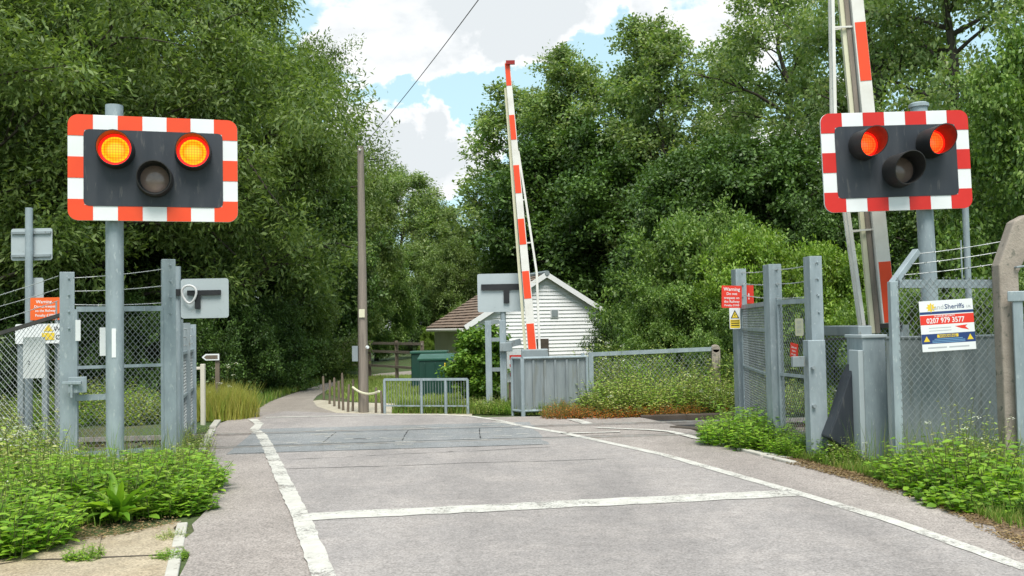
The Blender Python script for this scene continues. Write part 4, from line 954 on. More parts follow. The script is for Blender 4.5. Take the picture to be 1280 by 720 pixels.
# back of the sign beside the far barrier, with its post frame
Yp = 15.3; c = AT(626, 366, Yp)
t = thing('road_sign', 'back of a grey road sign with black T bracket left of the far barrier', 'road sign', (c.x + .03, Yp, 0))
m = MB(); m.tube([(0, .03, -.1), (0, .03, c.z + .2)], .045, 12); m.build('post', MT['galv'], t, smooth=True)
backsign(t, c, .74, .61, -.03, False)
lc = c - t.location; m = MB(); m.box((lc.x, -.05, lc.z + .09), (.62, .03, .095)); m.box((lc.x + .09, -.05, lc.z - .05), (.09, .028, .24)); m.build('bracket', MT['black'], t)
F0 = G(612, 511); zt = AT(611, 401, F0.y).z; w_ = .22
t = thing('steel_frame', 'grey steel ladder frame with a small box beside the ivy', 'steel frame', (F0.x, F0.y, 0))
for x in (0, .23):
    m = MB(); m.beam((x, 0, -.1), (x, 0, zt), .1, .08); m.build('upright', MT['galv'], t, bevel=.004)
for z in (zt - .3, .62, zt - .02):
    m = MB(); m.beam((.05, 0, z), (.18, 0, z), .05, .06); m.build('crossbar', MT['galv_dull'], t)
m = MB(); m.beam((.25, -.02, zt - .4), (.52, -.02, zt - .34), .05, .1); m.build('bracket', MT['galv_dull'], t)
m = MB(); m.box((.28, -.08, zt - .42), (.2, .12, .14)); m.build('junction_box', MT['galv_dull'], t, bevel=.008)
q = AT(652, 457, 16.2); t = sign('notice', 'white notice with red print half hidden behind the far barrier', 'notice', q, 0, .5, .55, MT['white'])
letter(t, [('STOP', .1, 0, .17), ('LOOK', .08, 0, .06)], MT['redsign']) if False else plate(t, 'red_print', [(-.2, .16, .1, .18), (-.2, .1, -.02, .03), (-.2, .16, -.18, -.1)], MT['redsign'])
m = MB(); m.box((0, .05, -q.z / 2 - .2), (.45, .08, q.z + .1)); m.build('post', MT['tile'], t)

# sheet gate in front of the far barrier and chain link run to its right
S0, S1, S2 = G(641, 518), G(655, 519), G(735, 516); zt = AT(695, 447, S1.y).z
t = thing('sheet_metal_gate', 'dull grey sheet metal gate screening the far barrier machine', 'gate', (S1.x, S1.y, 0))
for a, c in ((S0, S1 - Vector((.02, 0, 0))), (S1, S2)):
    m = MB(); m.beam(a + Vector((0, .02, (zt + .04) / 2)), c + Vector((0, .02, (zt + .04) / 2)), .008, zt - .06); s = m.build('sheet', MT['sheet'], t, world=True)
    m = MB()
    for p in (a, c): m.tube([p + Vector((0, -.01, -.05)), p + Vector((0, -.01, zt))], .022, 8)
    for z in (zt, .06): m.tube([a + Vector((0, -.01, z)), c + Vector((0, -.01, z))], .02, 8)
    m.build('frame', MT['galv'], s, world=False)
    s.children[0].location = -t.location
for q in (.16, .34, .5, .68, .86):
    m = MB(); p = S1.lerp(S2, q); m.beam(p + Vector((0, .0, .08)), p + Vector((0, 0, zt - .03)), .03, .016); m.build('rib', MT['sheet'], t, world=True)
K0, K1 = G(740, 513), ATg(893, 14.9); zt0, zt1 = AT(740, 443, K0.y).z, AT(893, 436, K1.y).z
f = thing('mesh_fence', 'chain link fence with grey top rail between sheet gate and concrete post', 'fence', (K0.x, K0.y, 0))
m = MB(); m.beam(K0 + Vector((0, 0, -.05)), K0 + Vector((0, 0, zt0 + .03)), .07, .07); m.beam(K0 + Vector((-.12, .05, -.05)), K0 + Vector((-.12, .05, zt0 + .02)), .05, .05); m.build('post', MT['galv'], f, world=True)
m = MB(); m.beam(K0 + Vector((0, 0, zt0)), K1 + Vector((0, 0, zt1)), .06, .06); m.build('top_rail', MT['galv'], f, world=True)
m = MB(); m.beam(K1 + Vector((0, 0, -.1)), K1 + Vector((0, 0, zt1)), .13, .13); m.tube([K1 + Vector((0, -.065, zt1)), K1 + Vector((0, .065, zt1))], .065, 12); m.build('concrete_post', MT['concrete'], f, world=True, bevel=.01)
m = MB(); chain_link(m, K0, K1, .05, zt0, .05, zt1, .07, .003); m.build('mesh', MT['wire'], f, world=True)

# ------------------------------------------------------------------ right: gate fence running back towards the track
Q1, Q2, Q3 = G(931, 523), G(975, 557), G(1027, 571)
f = thing('mesh_fence', 'tall galvanised gate fence with three posts and barbed wire right of the crossing', 'fence', (Q2.x, Q2.y, 0))
zq = []
for P, (px, py), wv in ((Q1, (926, 336), .15), (Q2, (971, 330), .14), (Q3, (1023, 320), .125)):
    z = AT(px, py, P.y).z; zq.append(z); m = MB(); lpost(m, P, z, wv, .016, .15); m.build('post', MT['galv'], f, world=True, bevel=.003)
def panel(f, a, c, za, zc_, mats, cell=.05, mids=(.52,)):
    d = (c - a).normalized(); a, c = a + d * .06, c - d * .06; m = MB()
    m.beam(a + Vector((0, 0, za)), c + Vector((0, 0, zc_)), .035, .05); m.beam(a + Vector((0, 0, .1)), c + Vector((0, 0, .1)), .03, .04)
    for q in mids: m.beam(a + Vector((0, 0, za * q)), c + Vector((0, 0, zc_ * q)), .025, .03)
    for p, z in ((a, za), (c, zc_)): m.beam(p + Vector((0, 0, .08)), p + Vector((0, 0, z)), .035, .035)
    pf_ = m.build('panel_frame', MT['galv'], f, world=True)
    m = MB(); chain_link(m, a, c, .1, za, .1, zc_, cell, .0019); m.build('mesh', MT['wire'], f, world=True)
za1, za2, za3 = AT(930, 384, Q1.y).z, AT(974, 378, Q2.y).z, AT(1023, 375, Q3.y).z
panel(f, Q1, Q2, za1, za2, None, mids=(.47, .8)); panel(f, Q2, Q3, za2, za3, None, mids=(.5,))
m = MB()
for k in range(3):
    barbed(m, Q1 + Vector((0, -.03, zq[0] - .05 - k * .15)), Q2 + Vector((0, -.03, zq[1] - .06 - k * .15))); barbed(m, Q2 + Vector((0, -.03, zq[1] - .06 - k * .15)), Q3 + Vector((0, -.03, zq[2] - .07 - k * .15)))
m.build('barbed_wire', MT['barb'], f, world=True)
g = G(1022, 573); zt = AT(1022, 425, g.y).z
t = thing('gate_stop_post', 'short thick grey steel post in front of the tall gate fence on the right', 'post', (g.x, g.y, 0), .1)
m = MB(); m.box((0, 0, zt / 2 - .1), (.17, .13, zt + .2)); m.build('post', MT['galv'], t, bevel=.006)
m = MB(); m.tube([(-.05, -.065, .5), (-.05, -.1, .5)], .018, 8); m.tube([(-.05, -.065, .86), (-.05, -.1, .86)], .018, 8); m.build('bolt', MT['galv_dull'], t)
m = MB(); m.box((-.17, -.02, zt - .2), (.12, .05, .1)); m.build('lock_box', MT['galv_dull'], t, bevel=.006)
# notices on it
r_ = .12
pq = AT(914.5, 371, Q1.y - .12); t = sign('trespass_notice', 'red notice with white lettering on the farthest post of the right gate fence, left one', 'notice', pq, r_, .28, .3, MT['redsign'], tilt=.03)
letter(t, [('Warning', .065, -.0, .1), ('Do not', .05, 0, .04), ('trespass on', .046, 0, -.015), ('the Railway', .046, 0, -.065), ('Penalty £1000', .036, 0, -.115)], MT['white'])
pq = AT(936, 368, Q1.y + .1); t = sign('trespass_notice', 'smaller red notice just right of the farthest post of the right gate fence', 'notice', pq, -.35, .13, .25, MT['redsign'])
letter(t, [('!', .12, -.0, -.03)], MT['white'])
pq = AT(918.5, 398, Q1.y - .13); t = sign('warning_sign', 'small white and yellow danger sign with black triangle under the red notice', 'warning sign', pq, r_, .15, .28, MT['white'])
tri(t, 'triangle', [[(-.06, .0), (.06, .0), (0, .115)]], MT['black']); tri(t, 'triangle_face', [[(-.042, .01), (.042, .01), (0, .092)]], MT['yellow'], -.0072)
plate(t, 'yellow_panel', [(-.068, .068, -.13, -.015)], MT['yellow']); m = MB()
for z in (-.04, -.07, -.1): m.add([(-.055, -.0075, z), (.055, -.0075, z), (.055, -.0075, z + .012), (-.055, -.0075, z + .012)], [(0, 1, 2, 3)])
m.add([(-.006, -.0078, .075), (.012, -.0078, .05), (.002, -.0078, .045), (.008, -.0078, .018), (-.012, -.0078, .045), (-.002, -.0078, .05)], [(0, 1, 2, 3, 4, 5)]); m.build('print', MT['black'], t)
sl = math.atan2(Q3.y - Q2.y, Q3.x - Q2.x)
pm = lambda px, py: AT(px, py, Q2.y + (Q3.y - Q2.y) * ((px - 975) / 52) - .1)
t = sign('notice', 'small cream notice on the right mesh gate above the red one', 'notice', pm(999.5, 409), sl, .17, .175, MT['cream'], r=.018)
m = MB(); m.text('KEEP', .04, 0, .045, -.0075); m.text('GATE', .04, 0, .0, -.0075); m.text('SHUT', .04, 0, -.045, -.0075); m.build('lettering', MT['greyprint'], t)
t = sign('notice', 'small red notice with white print on the right mesh gate below the cream one', 'notice', pm(993, 438.5), sl, .16, .15, MT['redsign'], tilt=.12)
letter(t, [('Close and', .03, 0, .035), ('secure', .03, 0, .0), ('the gate', .03, 0, -.035)], MT['white'])
# mesh fence behind
J0, J1 = ATg(1030, 10.6), ATg(1128, 10.2); zj0, zj1 = AT(1030, 411, 10.6).z, AT(1128, 406, 10.2).z
f = thing('mesh_fence', 'dark mesh fence with thin top rail behind the right barrier machine', 'fence', (J0.x, J0.y, 0))
m = MB(); m.beam(J0 + Vector((0, 0, zj0)), J1 + Vector((0, 0, zj1)), .035, .05); m.beam(J0 + Vector((0, .01, zj0 - .12)), J1 + Vector((0, .01, zj1 - .12)), .02, .025); m.build('top_rail', MT['dark_rail'], f, world=True)
m = MB(); chain_link(m, J0, J1, .05, zj0, .05, zj1, .045, .0028); m.build('mesh', MT['galv_dull'], f, world=True)
m = MB(); m.beam(J1 + Vector((.02, 0, -.1)), J1 + Vector((.02, 0, zj1)), .07, .07); m.build('post', MT['galv_dull'], f, world=True)

# front right mesh fence
N0, N1 = G(1127, 590), G(1262, 588); zt0, zt1 = AT(1117, 352, N0.y).z, AT(1250, 352, N1.y).z
f = thing('mesh_fence', 'galvanised chain link panel between bent steel post and cranked concrete post on the right', 'fence', (N0.x, N0.y, 0))
m = MB(); n0 = N0 + Vector((-.02, 0, 0)); m.beam(n0 + Vector((0, 0, -.1)), n0 + Vector((0, 0, zt0)), .07, .07); k1 = AT(1146, 314, N0.y + .15); m.beam(n0 + Vector((0, 0, zt0 - .02)), k1, .06, .055); m.build('bent_post', MT['galv'], f, world=True, bevel=.005)
m = MB(); m.beam(N0 + Vector((.03, -.01, zt0 - .02)), N1 + Vector((0, -.01, zt1 - .02)), .03, .07); m.build('rail', MT['galv'], f, world=True)
m = MB(); m.beam(N0 + Vector((.03, -.01, .06)), N1 + Vector((0, -.01, .06)), .03, .03); m.build('rail', MT['galv'], f, world=True)
m = MB(); chain_link(m, N0 + Vector((0, -.035, 0)), N1 + Vector((0, -.035, 0)), .05, zt0 + .035, .05, zt1 + .035, .055, .0023)
m.build('mesh', MT['wire'], f, world=True)
zs = AT(1185, 421, N0.y + .3).z; m = MB(); m.beam(N0 + Vector((.02, .3, zs / 2)), N1 + Vector((.1, .3, zs / 2)), .01, zs); m.tube([N0 + Vector((.02, .295, zs)), N1 + Vector((.1, .295, zs))], .014, 6); m.build('screen_sheet', MT['sheet'], f, world=True)
m = MB(); k2 = AT(1283, 292, N1.y)
for k, (ya, yb) in enumerate(((318, 293), (333, 306), (346, 321))):
    barbed(m, k1.lerp(n0 + Vector((0, 0, zt0)), .1 + k * .35), AT(1285, yb + 2, N1.y))
m.build('barbed_wire', MT['barb'], f, world=True)
cp = G(1266, 590); z1, z2 = AT(1260, 335, cp.y).z, AT(1290, 268, cp.y).z
t = thing('concrete_post', 'cranked weathered concrete fence post at the right edge', 'fence post', (cp.x, cp.y, 0))
hw = .082
m = MB(); P = [(-hw, -.2), (hw, -.2), (hw, z1 - .05), (hw + .19, z2 - .12), (hw + .1, z2), (hw - .02, z2 - .06), (-hw, z1 + .02)]
m.prism(P, -.07, .07); m.build('post', MT['concrete'], t, bevel=.015)
m = MB()
for z in (z1 - .25, z1 + .0, z1 - .6): m.tube([(hw * .6, -.075, z), (hw * .6, -.1, z), (hw * 1.6, -.1, z + .01)], .009, 6)
m.build('fixing', MT['galv_dull'], t)
gp = AT(1268, 480, cp.y - .12); zg = AT(1268, 366, cp.y - .12).z
t = thing('metal_gate', 'edge of a grey steel gate cut by the right frame edge', 'gate', (gp.x, gp.y, 0), -.35)
for x in (.045, .95):
    m = MB(); m.box((x, 0, zg / 2), (.075, .06, zg)); m.build('stile', MT['galv'], t, bevel=.005)
for z in (zg - .03, zg * .5, .08):
    m = MB(); m.box((.5, .0, z), (.84, .05, .06)); m.build('rail', MT['galv'], t, bevel=.005)
m = MB(); m.box((.15, -.034, zg - .03), (.36, .014, .085)); m.build('cover_plate', MT['galv'], t, bevel=.005)
m = MB(); chain_link(m, (.08, 0, 0), (.92, 0, 0), .1, zg - .05, .1, zg - .05, .05, .0028); m.build('mesh', MT['wire'], t)
b = AT(1212, 400, 9.9); zt = AT(1210, 150, 9.9).z
m = MB(); m.tube([(b.x, b.y, -.1), (b.x, b.y, zt)], .032, 10); m.beam((b.x - .06, b.y, zt - 1.75), (b.x - .06, b.y, zt - 1.25), .012, .012); tag(m.build('thin_post', MT['galv'], smooth=True), 'thin pale post rising behind the right light board, right of its pole', 'post')

# security poster
pp = AT(1184, 406.5, N0.y - .06); t = sign('security_poster', 'white, red and navy security poster on the right mesh panel', 'poster', pp, 0, .455, .43, MT['white'], tilt=math.radians(-2.6), r=.004)
W = .2275
plate(t, 'navy_band', [(-W, W, .1, .122)], MT['navy']); plate(t, 'red_band', [(-W, W, .012, .092)], MT['redsign']); plate(t, 'navy_panel', [(-W, W, -.15, -.066)], MT['navy'])
letter(t, [('0207 979 3577', .062, -.015, .043, 'CENTER', .018, .86), ('24 HOUR SECURITY', .02, -.02, .081)], MT['white'])
letter(t, [('Sheriffs', .058, -.015, .157, 'LEFT', .008)], MT['navy']); letter(t, [('Land', .058, -.02, .157, 'RIGHT', .0), ('UK', .03, .19, .15)], MT['greyprint'])
plate(t, 'yellow_strip', [(-.095, .085, -.1, -.074)], MT['yellow'], -.0072); letter(t, [('WARNING', .03, -.005, -.088, 'CENTER', .02)], MT['navy'], -.0082)
plate(t, 'small_print', [(-.12, .12, -.116, -.109), (-.14, .14, -.13, -.123), (-.14, .14, -.143, -.136)], MT['skyblue'], -.0072)
plate(t, 'grey_print', [(-.16, .03, -.02, -.014), (-.16, .03, -.044, -.038), (-.18, -.02, -.19, -.178), (.0, .17, -.19, -.178)], MT['greyprint'])
star = []
for k in range(16): rr = .042 if k % 2 == 0 else .026; star.append((-.13 + rr * math.sin(k * PI / 8), .157 + rr * math.cos(k * PI / 8)))
tri(t, 'badge', [star], MT['yellow']); tri(t, 'red_flash', [[(.06, -.01), (.17, -.002), (.15, -.018), (.18, -.046), (.11, -.03)]], MT['redsign'])
tri(t, 'warning_triangle', [[(x - .026, -.13), (x + .026, -.13), (x, -.082)] for x in (-.185, .185)], MT['yellow'], -.0072)
# ------------------------------------------------------------------ trees
T = {}
T['ash'] = tree_mesh(11, 11, 4.2, .16, 'broad', 40, 95000, .15, .05, .85, LEAF['ash'], .5, .24)
T['ash2'] = tree_mesh(12, 12, 4.6, .2, 'broad', 42, 95000, .15, .05, .9, LEAF['ash'], .5, .26)
T['airy'] = tree_mesh(23, 14, 2.7, .2, 'poplar', 50, 26000, .17, .1, .55, LEAF['poplar'], .1, .2)
T['airy2'] = tree_mesh(24, 14, 3.6, .25, 'oval', 34, 34000, .16, .09, .7, LEAF['poplar'], .2, .34)
T['tall'] = tree_mesh(13, 14, 3.4, .2, 'oval', 44, 80000, .15, .085, .8, LEAF['poplar'], .2, .22)
T['poplar'] = tree_mesh(14, 14, 2.4, .12, 'poplar', 46, 36000, .15, .09, .58, LEAF['poplar'], .1, .18)
T['poplar2'] = tree_mesh(15, 14, 2.9, .15, 'poplar', 52, 50000, .15, .09, .62, LEAF['poplar'], .1, .2)
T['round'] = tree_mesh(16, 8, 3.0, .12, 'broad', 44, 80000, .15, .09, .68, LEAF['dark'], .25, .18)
T['round2'] = tree_mesh(17, 8, 3.2, .08, 'oval', 44, 80000, .15, .09, .68, LEAF['ash'], .25, .18)
T['bush'] = tree_mesh(18, 3.2, 1.9, .04, 'shrub', 50, 60000, .095, .05, .36, LEAF['bush'], .1, .06, stems=5)
T['bush2'] = tree_mesh(19, 3.2, 2.1, .03, 'shrub', 60, 60000, .095, .048, .34, LEAF['bush'], .0, .06, stems=6)
for (tp, px, Y, yt, sx, nm, lb, ct, lm) in [
  ('ash', 262, 21, -95, 1.02, 'ash_tree', 'big leafy ash tree whose crown edge meets the sky left of the wooden pole', 'tree', None),
  ('ash2', 70, 18.5, -190, 1.0, 'ash_tree', 'big leafy ash tree behind the left light board', 'tree', None),
  ('ash', -130, 16.5, -190, 1.05, 'ash_tree', 'big leafy ash tree cut by the left picture edge', 'tree', None),
  ('ash2', 330, 31, 12, .95, 'ash_tree', 'ash tree in the second row above the dark bend of the lane', 'tree', None),
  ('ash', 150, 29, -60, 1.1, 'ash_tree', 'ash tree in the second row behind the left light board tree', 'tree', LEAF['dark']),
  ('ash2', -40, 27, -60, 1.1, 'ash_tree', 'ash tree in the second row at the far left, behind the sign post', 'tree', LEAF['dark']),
  ('round', 395, 28, 215, .8, 'lane_tree', 'mid sized dark tree leaning over the left side of the lane', 'tree', None),
  ('round2', 405, 36, 165, .8, 'lane_tree', 'tree beside the lane just left of the top of the wooden pole', 'tree', None),
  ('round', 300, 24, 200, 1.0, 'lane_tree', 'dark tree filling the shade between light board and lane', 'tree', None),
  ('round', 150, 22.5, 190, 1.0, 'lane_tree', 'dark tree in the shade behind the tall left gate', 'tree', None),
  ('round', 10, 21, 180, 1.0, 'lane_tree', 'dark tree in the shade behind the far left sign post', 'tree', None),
  ('bush', 372, 24.5, 345, .95, 'shrub', 'dark shrub nearest the bend on the left side of the lane', 'shrub', LEAF['ash']),
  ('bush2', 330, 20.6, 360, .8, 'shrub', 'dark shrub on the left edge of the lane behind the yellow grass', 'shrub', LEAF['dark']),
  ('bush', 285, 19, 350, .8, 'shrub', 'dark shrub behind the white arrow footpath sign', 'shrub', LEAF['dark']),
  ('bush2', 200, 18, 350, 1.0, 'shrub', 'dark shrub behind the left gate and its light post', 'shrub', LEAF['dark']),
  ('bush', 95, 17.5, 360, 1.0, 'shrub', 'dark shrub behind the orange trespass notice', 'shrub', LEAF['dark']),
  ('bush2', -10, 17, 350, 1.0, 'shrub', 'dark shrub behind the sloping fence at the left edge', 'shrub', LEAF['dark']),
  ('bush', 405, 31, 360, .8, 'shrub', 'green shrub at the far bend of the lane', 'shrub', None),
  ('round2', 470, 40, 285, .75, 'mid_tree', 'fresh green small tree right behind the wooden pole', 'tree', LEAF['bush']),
  ('tall', 505, 50, 192, 1.3, 'mid_tree', 'broad pale green tree at the end of the lane, right of the pole', 'tree', None),
  ('tall', 562, 54, 238, 1.1, 'mid_tree', 'pale tree left behind the cottage roof, beside the airy poplar', 'tree', None),
  ('tall', 440, 60, 200, .95, 'mid_tree', 'distant tree showing on both sides of the wooden pole', 'tree', None),
  ('round2', 560, 44, 285, .7, 'mid_tree', 'loose green tree left above the cottage roof', 'tree', None),
  ('round', 515, 43, 350, .75, 'mid_tree', 'small dark tree behind the post and rail fence', 'tree', None),
  ('round2', 620, 46, 300, .8, 'mid_tree', 'green tree behind the road sign and the far boom', 'tree', LEAF['bush']),
  ('bush', 540, 40, 405, .7, 'shrub', 'bright yellow green shrub left of the cottage', 'shrub', LEAF['bright']),
  ('bush', 590, 44, 360, 1.3, 'shrub', 'fresh green shrub above the cottage eaves', 'shrub', LEAF['bush']),
  ('airy', 620, 50, 98, 1.35, 'poplar_tree', 'thin airy poplar left of the far boom tip with sky showing through', 'tree', None),
  ('poplar2', 742, 47, 52, 1.1, 'poplar_tree', 'tall poplar right of the far boom tip', 'tree', None),
  ('airy', 680, 52, 105, .9, 'poplar_tree', 'poplar directly behind the far boom tip', 'tree', None),
  ('round', 712, 45, 150, 1.1, 'round_tree', 'dense dark round tree above the cottage', 'tree', None),
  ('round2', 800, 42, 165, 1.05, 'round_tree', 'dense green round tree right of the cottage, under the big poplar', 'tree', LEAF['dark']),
  ('poplar2', 862, 42, 4, 1.15, 'poplar_tree', 'biggest pale poplar in the middle of the right hand woodland', 'tree', None),
  ('poplar', 800, 46, 60, 1.0, 'poplar_tree', 'slimmer poplar on the left shoulder of the biggest poplar', 'tree', None),
  ('poplar', 930, 44, 50, 1.1, 'poplar_tree', 'poplar on the right shoulder of the biggest poplar', 'tree', None),
  ('round', 880, 30, 165, 1.0, 'round_tree', 'dark round tree behind the big elder bush', 'tree', None),
  ('round', 965, 28, 150, 1.0, 'round_tree', 'very dark round tree left of the right light board', 'tree', None),
  ('airy2', 1010, 36, -40, 1.0, 'tall_tree', 'tall airy tree left of the tall right boom', 'tree', None),
  ('airy2', 1095, 31, -150, .9, 'tall_tree', 'tall airy tree directly behind the right light board', 'tree', None),
  ('airy2', 1185, 27, -190, .85, 'tall_tree', 'tall tree with visible dark trunk right of the right light board', 'tree', None),
  ('round', 1070, 25, 215, .9, 'round_tree', 'dark low tree under the right light board', 'tree', None),
  ('round', 1180, 23, 210, .9, 'round_tree', 'dark low tree behind the right mesh panel', 'tree', None),
  ('round2', 1315, 16.5, 10, .62, 'bright_tree', 'bright green leafy tree at the right picture edge', 'tree', LEAF['bush']),
  ('round2', 1290, 22, 100, .8, 'bright_tree', 'green tree behind the bright one at the right picture edge', 'tree', None),
  ('bush2', 872, 21, 238, .76, 'elder_bush', 'big rounded elder bush right of the cottage', 'shrub', None),
  ('bush', 905, 20, 262, .85, 'elder_bush', 'tall green bush left of the right gate fence', 'shrub', None),
  ('bush2', 965, 17.5, 268, .75, 'elder_bush', 'bright green bush behind the right gate fence', 'shrub', LEAF['bright']),
  ('bush', 1050, 16.5, 285, .7, 'elder_bush', 'bright green bush between gate fence and right light post', 'shrub', LEAF['bright']),
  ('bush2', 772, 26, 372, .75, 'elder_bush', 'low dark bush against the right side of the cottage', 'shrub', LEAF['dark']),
  ('bush', 850, 17.5, 340, .9, 'elder_bush', 'lower green bush behind the chain link fence with grey rail', 'shrub', None),
  ('bush', 925, 15.5, 365, .75, 'elder_bush', 'low green bush behind the red trespass notices', 'shrub', None),
  ('bush', 828, 19.5, 365, .75, 'elder_bush', 'low shrub behind the left end of the chain link fence', 'shrub', None),
  ('bush2', 1130, 14, 330, .7, 'elder_bush', 'green bush behind the bent steel fence post', 'shrub', LEAF['bush']),
  ('bush', 1225, 12.5, 345, .6, 'elder_bush', 'green bush behind the security poster panel', 'shrub', None),
  ('bush2', 1320, 12, 300, .7, 'elder_bush', 'green bush behind the cranked concrete post', 'shrub', LEAF['bush']),
]: add_tree(T[tp], px, Y, yt, nm, lb, ct, sx=sx, leafm=lm)
# ivy over the frame by the cottage
T['ivy'] = tree_mesh(21, 2.3, .55, .02, 'oval', 40, 22000, .09, .075, .2, LEAF['ivy'], .5, .05, stems=3)
q = add_tree(T['ivy'], 594, 16.5, 398, 'ivy_bush', 'bright green ivy smothering a post between container and steel frame', 'ivy', sx=1.35)

# ------------------------------------------------------------------ weeds and grass
WD = [weed_mesh(31, .42, .66, 75, 12, .13, .05, LEAF['weed']), weed_mesh(32, .42, .62, 80, 12, .115, .042, LEAF['weed']), weed_mesh(33, .4, .72, 70, 13, .085, .034, LEAF['weedpale'], flowers=.12)]
ND = [weed_mesh(34, .38, .6, 48, 9, .1, .058, LEAF['weed'], name='weed'), weed_mesh(35, .35, .85, 40, 11, .075, .03, LEAF['weedpale'], flowers=.15), weed_mesh(36, .4, .28, 70, 7, .1, .075, LEAF['weed'])]
FINE = [weed_mesh(37, .45, .6, 110, 10, .075, .026, LEAF['weedpale'], flowers=.04), weed_mesh(38, .45, .75, 90, 12, .08, .03, LEAF['weedpale']), weed_mesh(39, .45, .65, 90, 11, .085, .034, LEAF['weed'])]
def clump(me, p, s, sz, label, group, name='weed_clump', cat='weeds'):
    o = bpy.data.objects.new(name, me); COL.objects.link(o); o.location = (p.x, p.y, -.02); o.rotation_euler = (0, 0, rnd.uniform(0, 6.28)); o.scale = (s, s, sz); return tag(o, label, cat, group)
g1 = 'weeds in the left verge'
for i, (px, py, s, sz) in enumerate([(20, 640, 1.0, .85), (-20, 690, 1.0, .8), (15, 685, .8, .7), (55, 655, 1, .8), (95, 640, 1, .85), (130, 628, 1, .8), (165, 640, 1, .78), (200, 632, 1, .8), (215, 618, .9, .72), (236, 612, .7, .62), (205, 605, .95, .7), (180, 608, 1, .7), (60, 612, 1, .7), (100, 606, 1, .68), (140, 606, .9, .62), (20, 600, 1, .85), (-25, 615, 1.1, .95), (228, 594, .7, .55), (205, 588, .7, .55), (-70, 660, 1.1, .9), (215, 640, .6, .5), (-30, 585, 1, .95), (30, 575, 1, .8), (70, 585, .9, .6)]):
    pale = px < 40 and py < 640
    sz *= 1.0 if pale else (.72 if py < 616 else .86)
    if px == 95 or px == 200 and py == 632: s *= .8
    clump((WD[2] if pale else WD[i % 2]), G(px, py), s, sz, 'pale feathery weed clump by the low sloping fence at the left edge' if pale else 'lush bright green weed clump at the foot of the left gate', 'pale weeds by the sloping fence' if pale else g1)
for i, (px, py, s, sz) in enumerate([(236, 575, .5, .5), (238, 560, .5, .45), (150, 580, .5, .3), (110, 580, .5, .3), (190, 574, .5, .3)]):
    clump(FINE[i % 3], G(px, py), s, sz, 'thin pale weed clump growing behind the left gate along the footway', 'thin weeds behind the left gate')
for i, (px, py, s, sz) in enumerate([(45, 640, .7, .9), (120, 615, .8, .85), (175, 622, .7, .75), (210, 600, .6, .8), (80, 625, .8, .8), (150, 640, .6, .6), (235, 605, .5, .7), (5, 660, .8, .9)]):
    clump(FINE[(i + 1) % 2], G(px, py), s * .8, sz * .82, 'tall feathery pale stems standing out of the lush left weeds', 'feathery stems among the left weeds')
# dock rosette, small tufts on the paving
def rosette(seed, n, LL, LW, name, label, p, up=.5):
    rng = np.random.default_rng(seed); a = rng.uniform(0, 2 * PI, n); e = rng.uniform(.1, 1.0, n) * up
    P = np.stack([np.cos(a) * .03, np.sin(a) * .03, np.full(n, .02)], 1); Tt = unit(np.stack([np.cos(a), np.sin(a), e * 1.6], 1)); N = unit(np.stack([-np.cos(a) * e, -np.sin(a) * e, np.ones(n)], 1))
    V, Fa = leaf5(P, Tt, N, LL * rng.uniform(.6, 1.1, n), LW * rng.uniform(.7, 1.1, n), .35); V[:, 2] = np.maximum(V[:, 2], .01)
    o = bpy.data.objects.new(name, np_mesh(name, V, Fa, [LEAF['weed']])); COL.objects.link(o); o.location = (p.x, p.y, 0); return tag(o, label, 'plant')
rosette(41, 30, .36, .065, 'dock_plant', 'large leaved dock plant at the front of the left weeds, over the paving', G(148, 652), 1.6)
clump(WD[1], G(106, 698), .24, .2, 'small green tuft alone on the sandy paving', None, 'weed_tuft', 'weed tuft')
clump(WD[0], G(214, 697), .2, .13, 'small yellow green tuft on the paving edge by the kerb, nearest the frame bottom', None, 'weed_tuft', 'weed tuft')
clump(WD[2], G(216, 672), .2, .12, 'pale tuft in the paving edge between kerb and big weeds', None, 'weed_tuft', 'weed tuft')
for i, (px, py) in enumerate(((250, 524), (268, 525), (286, 524), (300, 522), (262, 518), (282, 516))):
    p = scatter(50 + i, [(math.cos(a) * .3, math.sin(a) * .3) for a in np.linspace(0, 6, 9)], 700)
    V, Fa = blades(60 + i, np.concatenate([p, np.zeros((700, 1))], 1), .5, .004, .5)
    q = G(px, py); o = bpy.data.objects.new('grass_tuft', np_mesh('grass_tuft', V, Fa, [LEAF['tallgrass']])); COL.objects.link(o); o.location = q; tag(o, 'tall yellow grass tuft at the far end of the left footway', 'grass tuft', 'yellow grass tufts')
q = G(282, 519); FL = weed_mesh(42, .3, .85, 12, 4, .06, .02, LEAF['weedpale'], flowers=1.0); clump(FL, q, .8, 1, 'white flowering stems rising from the yellow grass', None, 'flowering_plant', 'flowers')
q = G(672, 515); clump(FL, q, .5, .75, 'white flower umbel in front of the sheet metal gate', None, 'flowering_plant', 'flowers')
q = G(765, 512); clump(FL, q, .8, 1.3, 'white flower heads beside the left end of the chain link fence', None, 'flowering_plant', 'flowers')
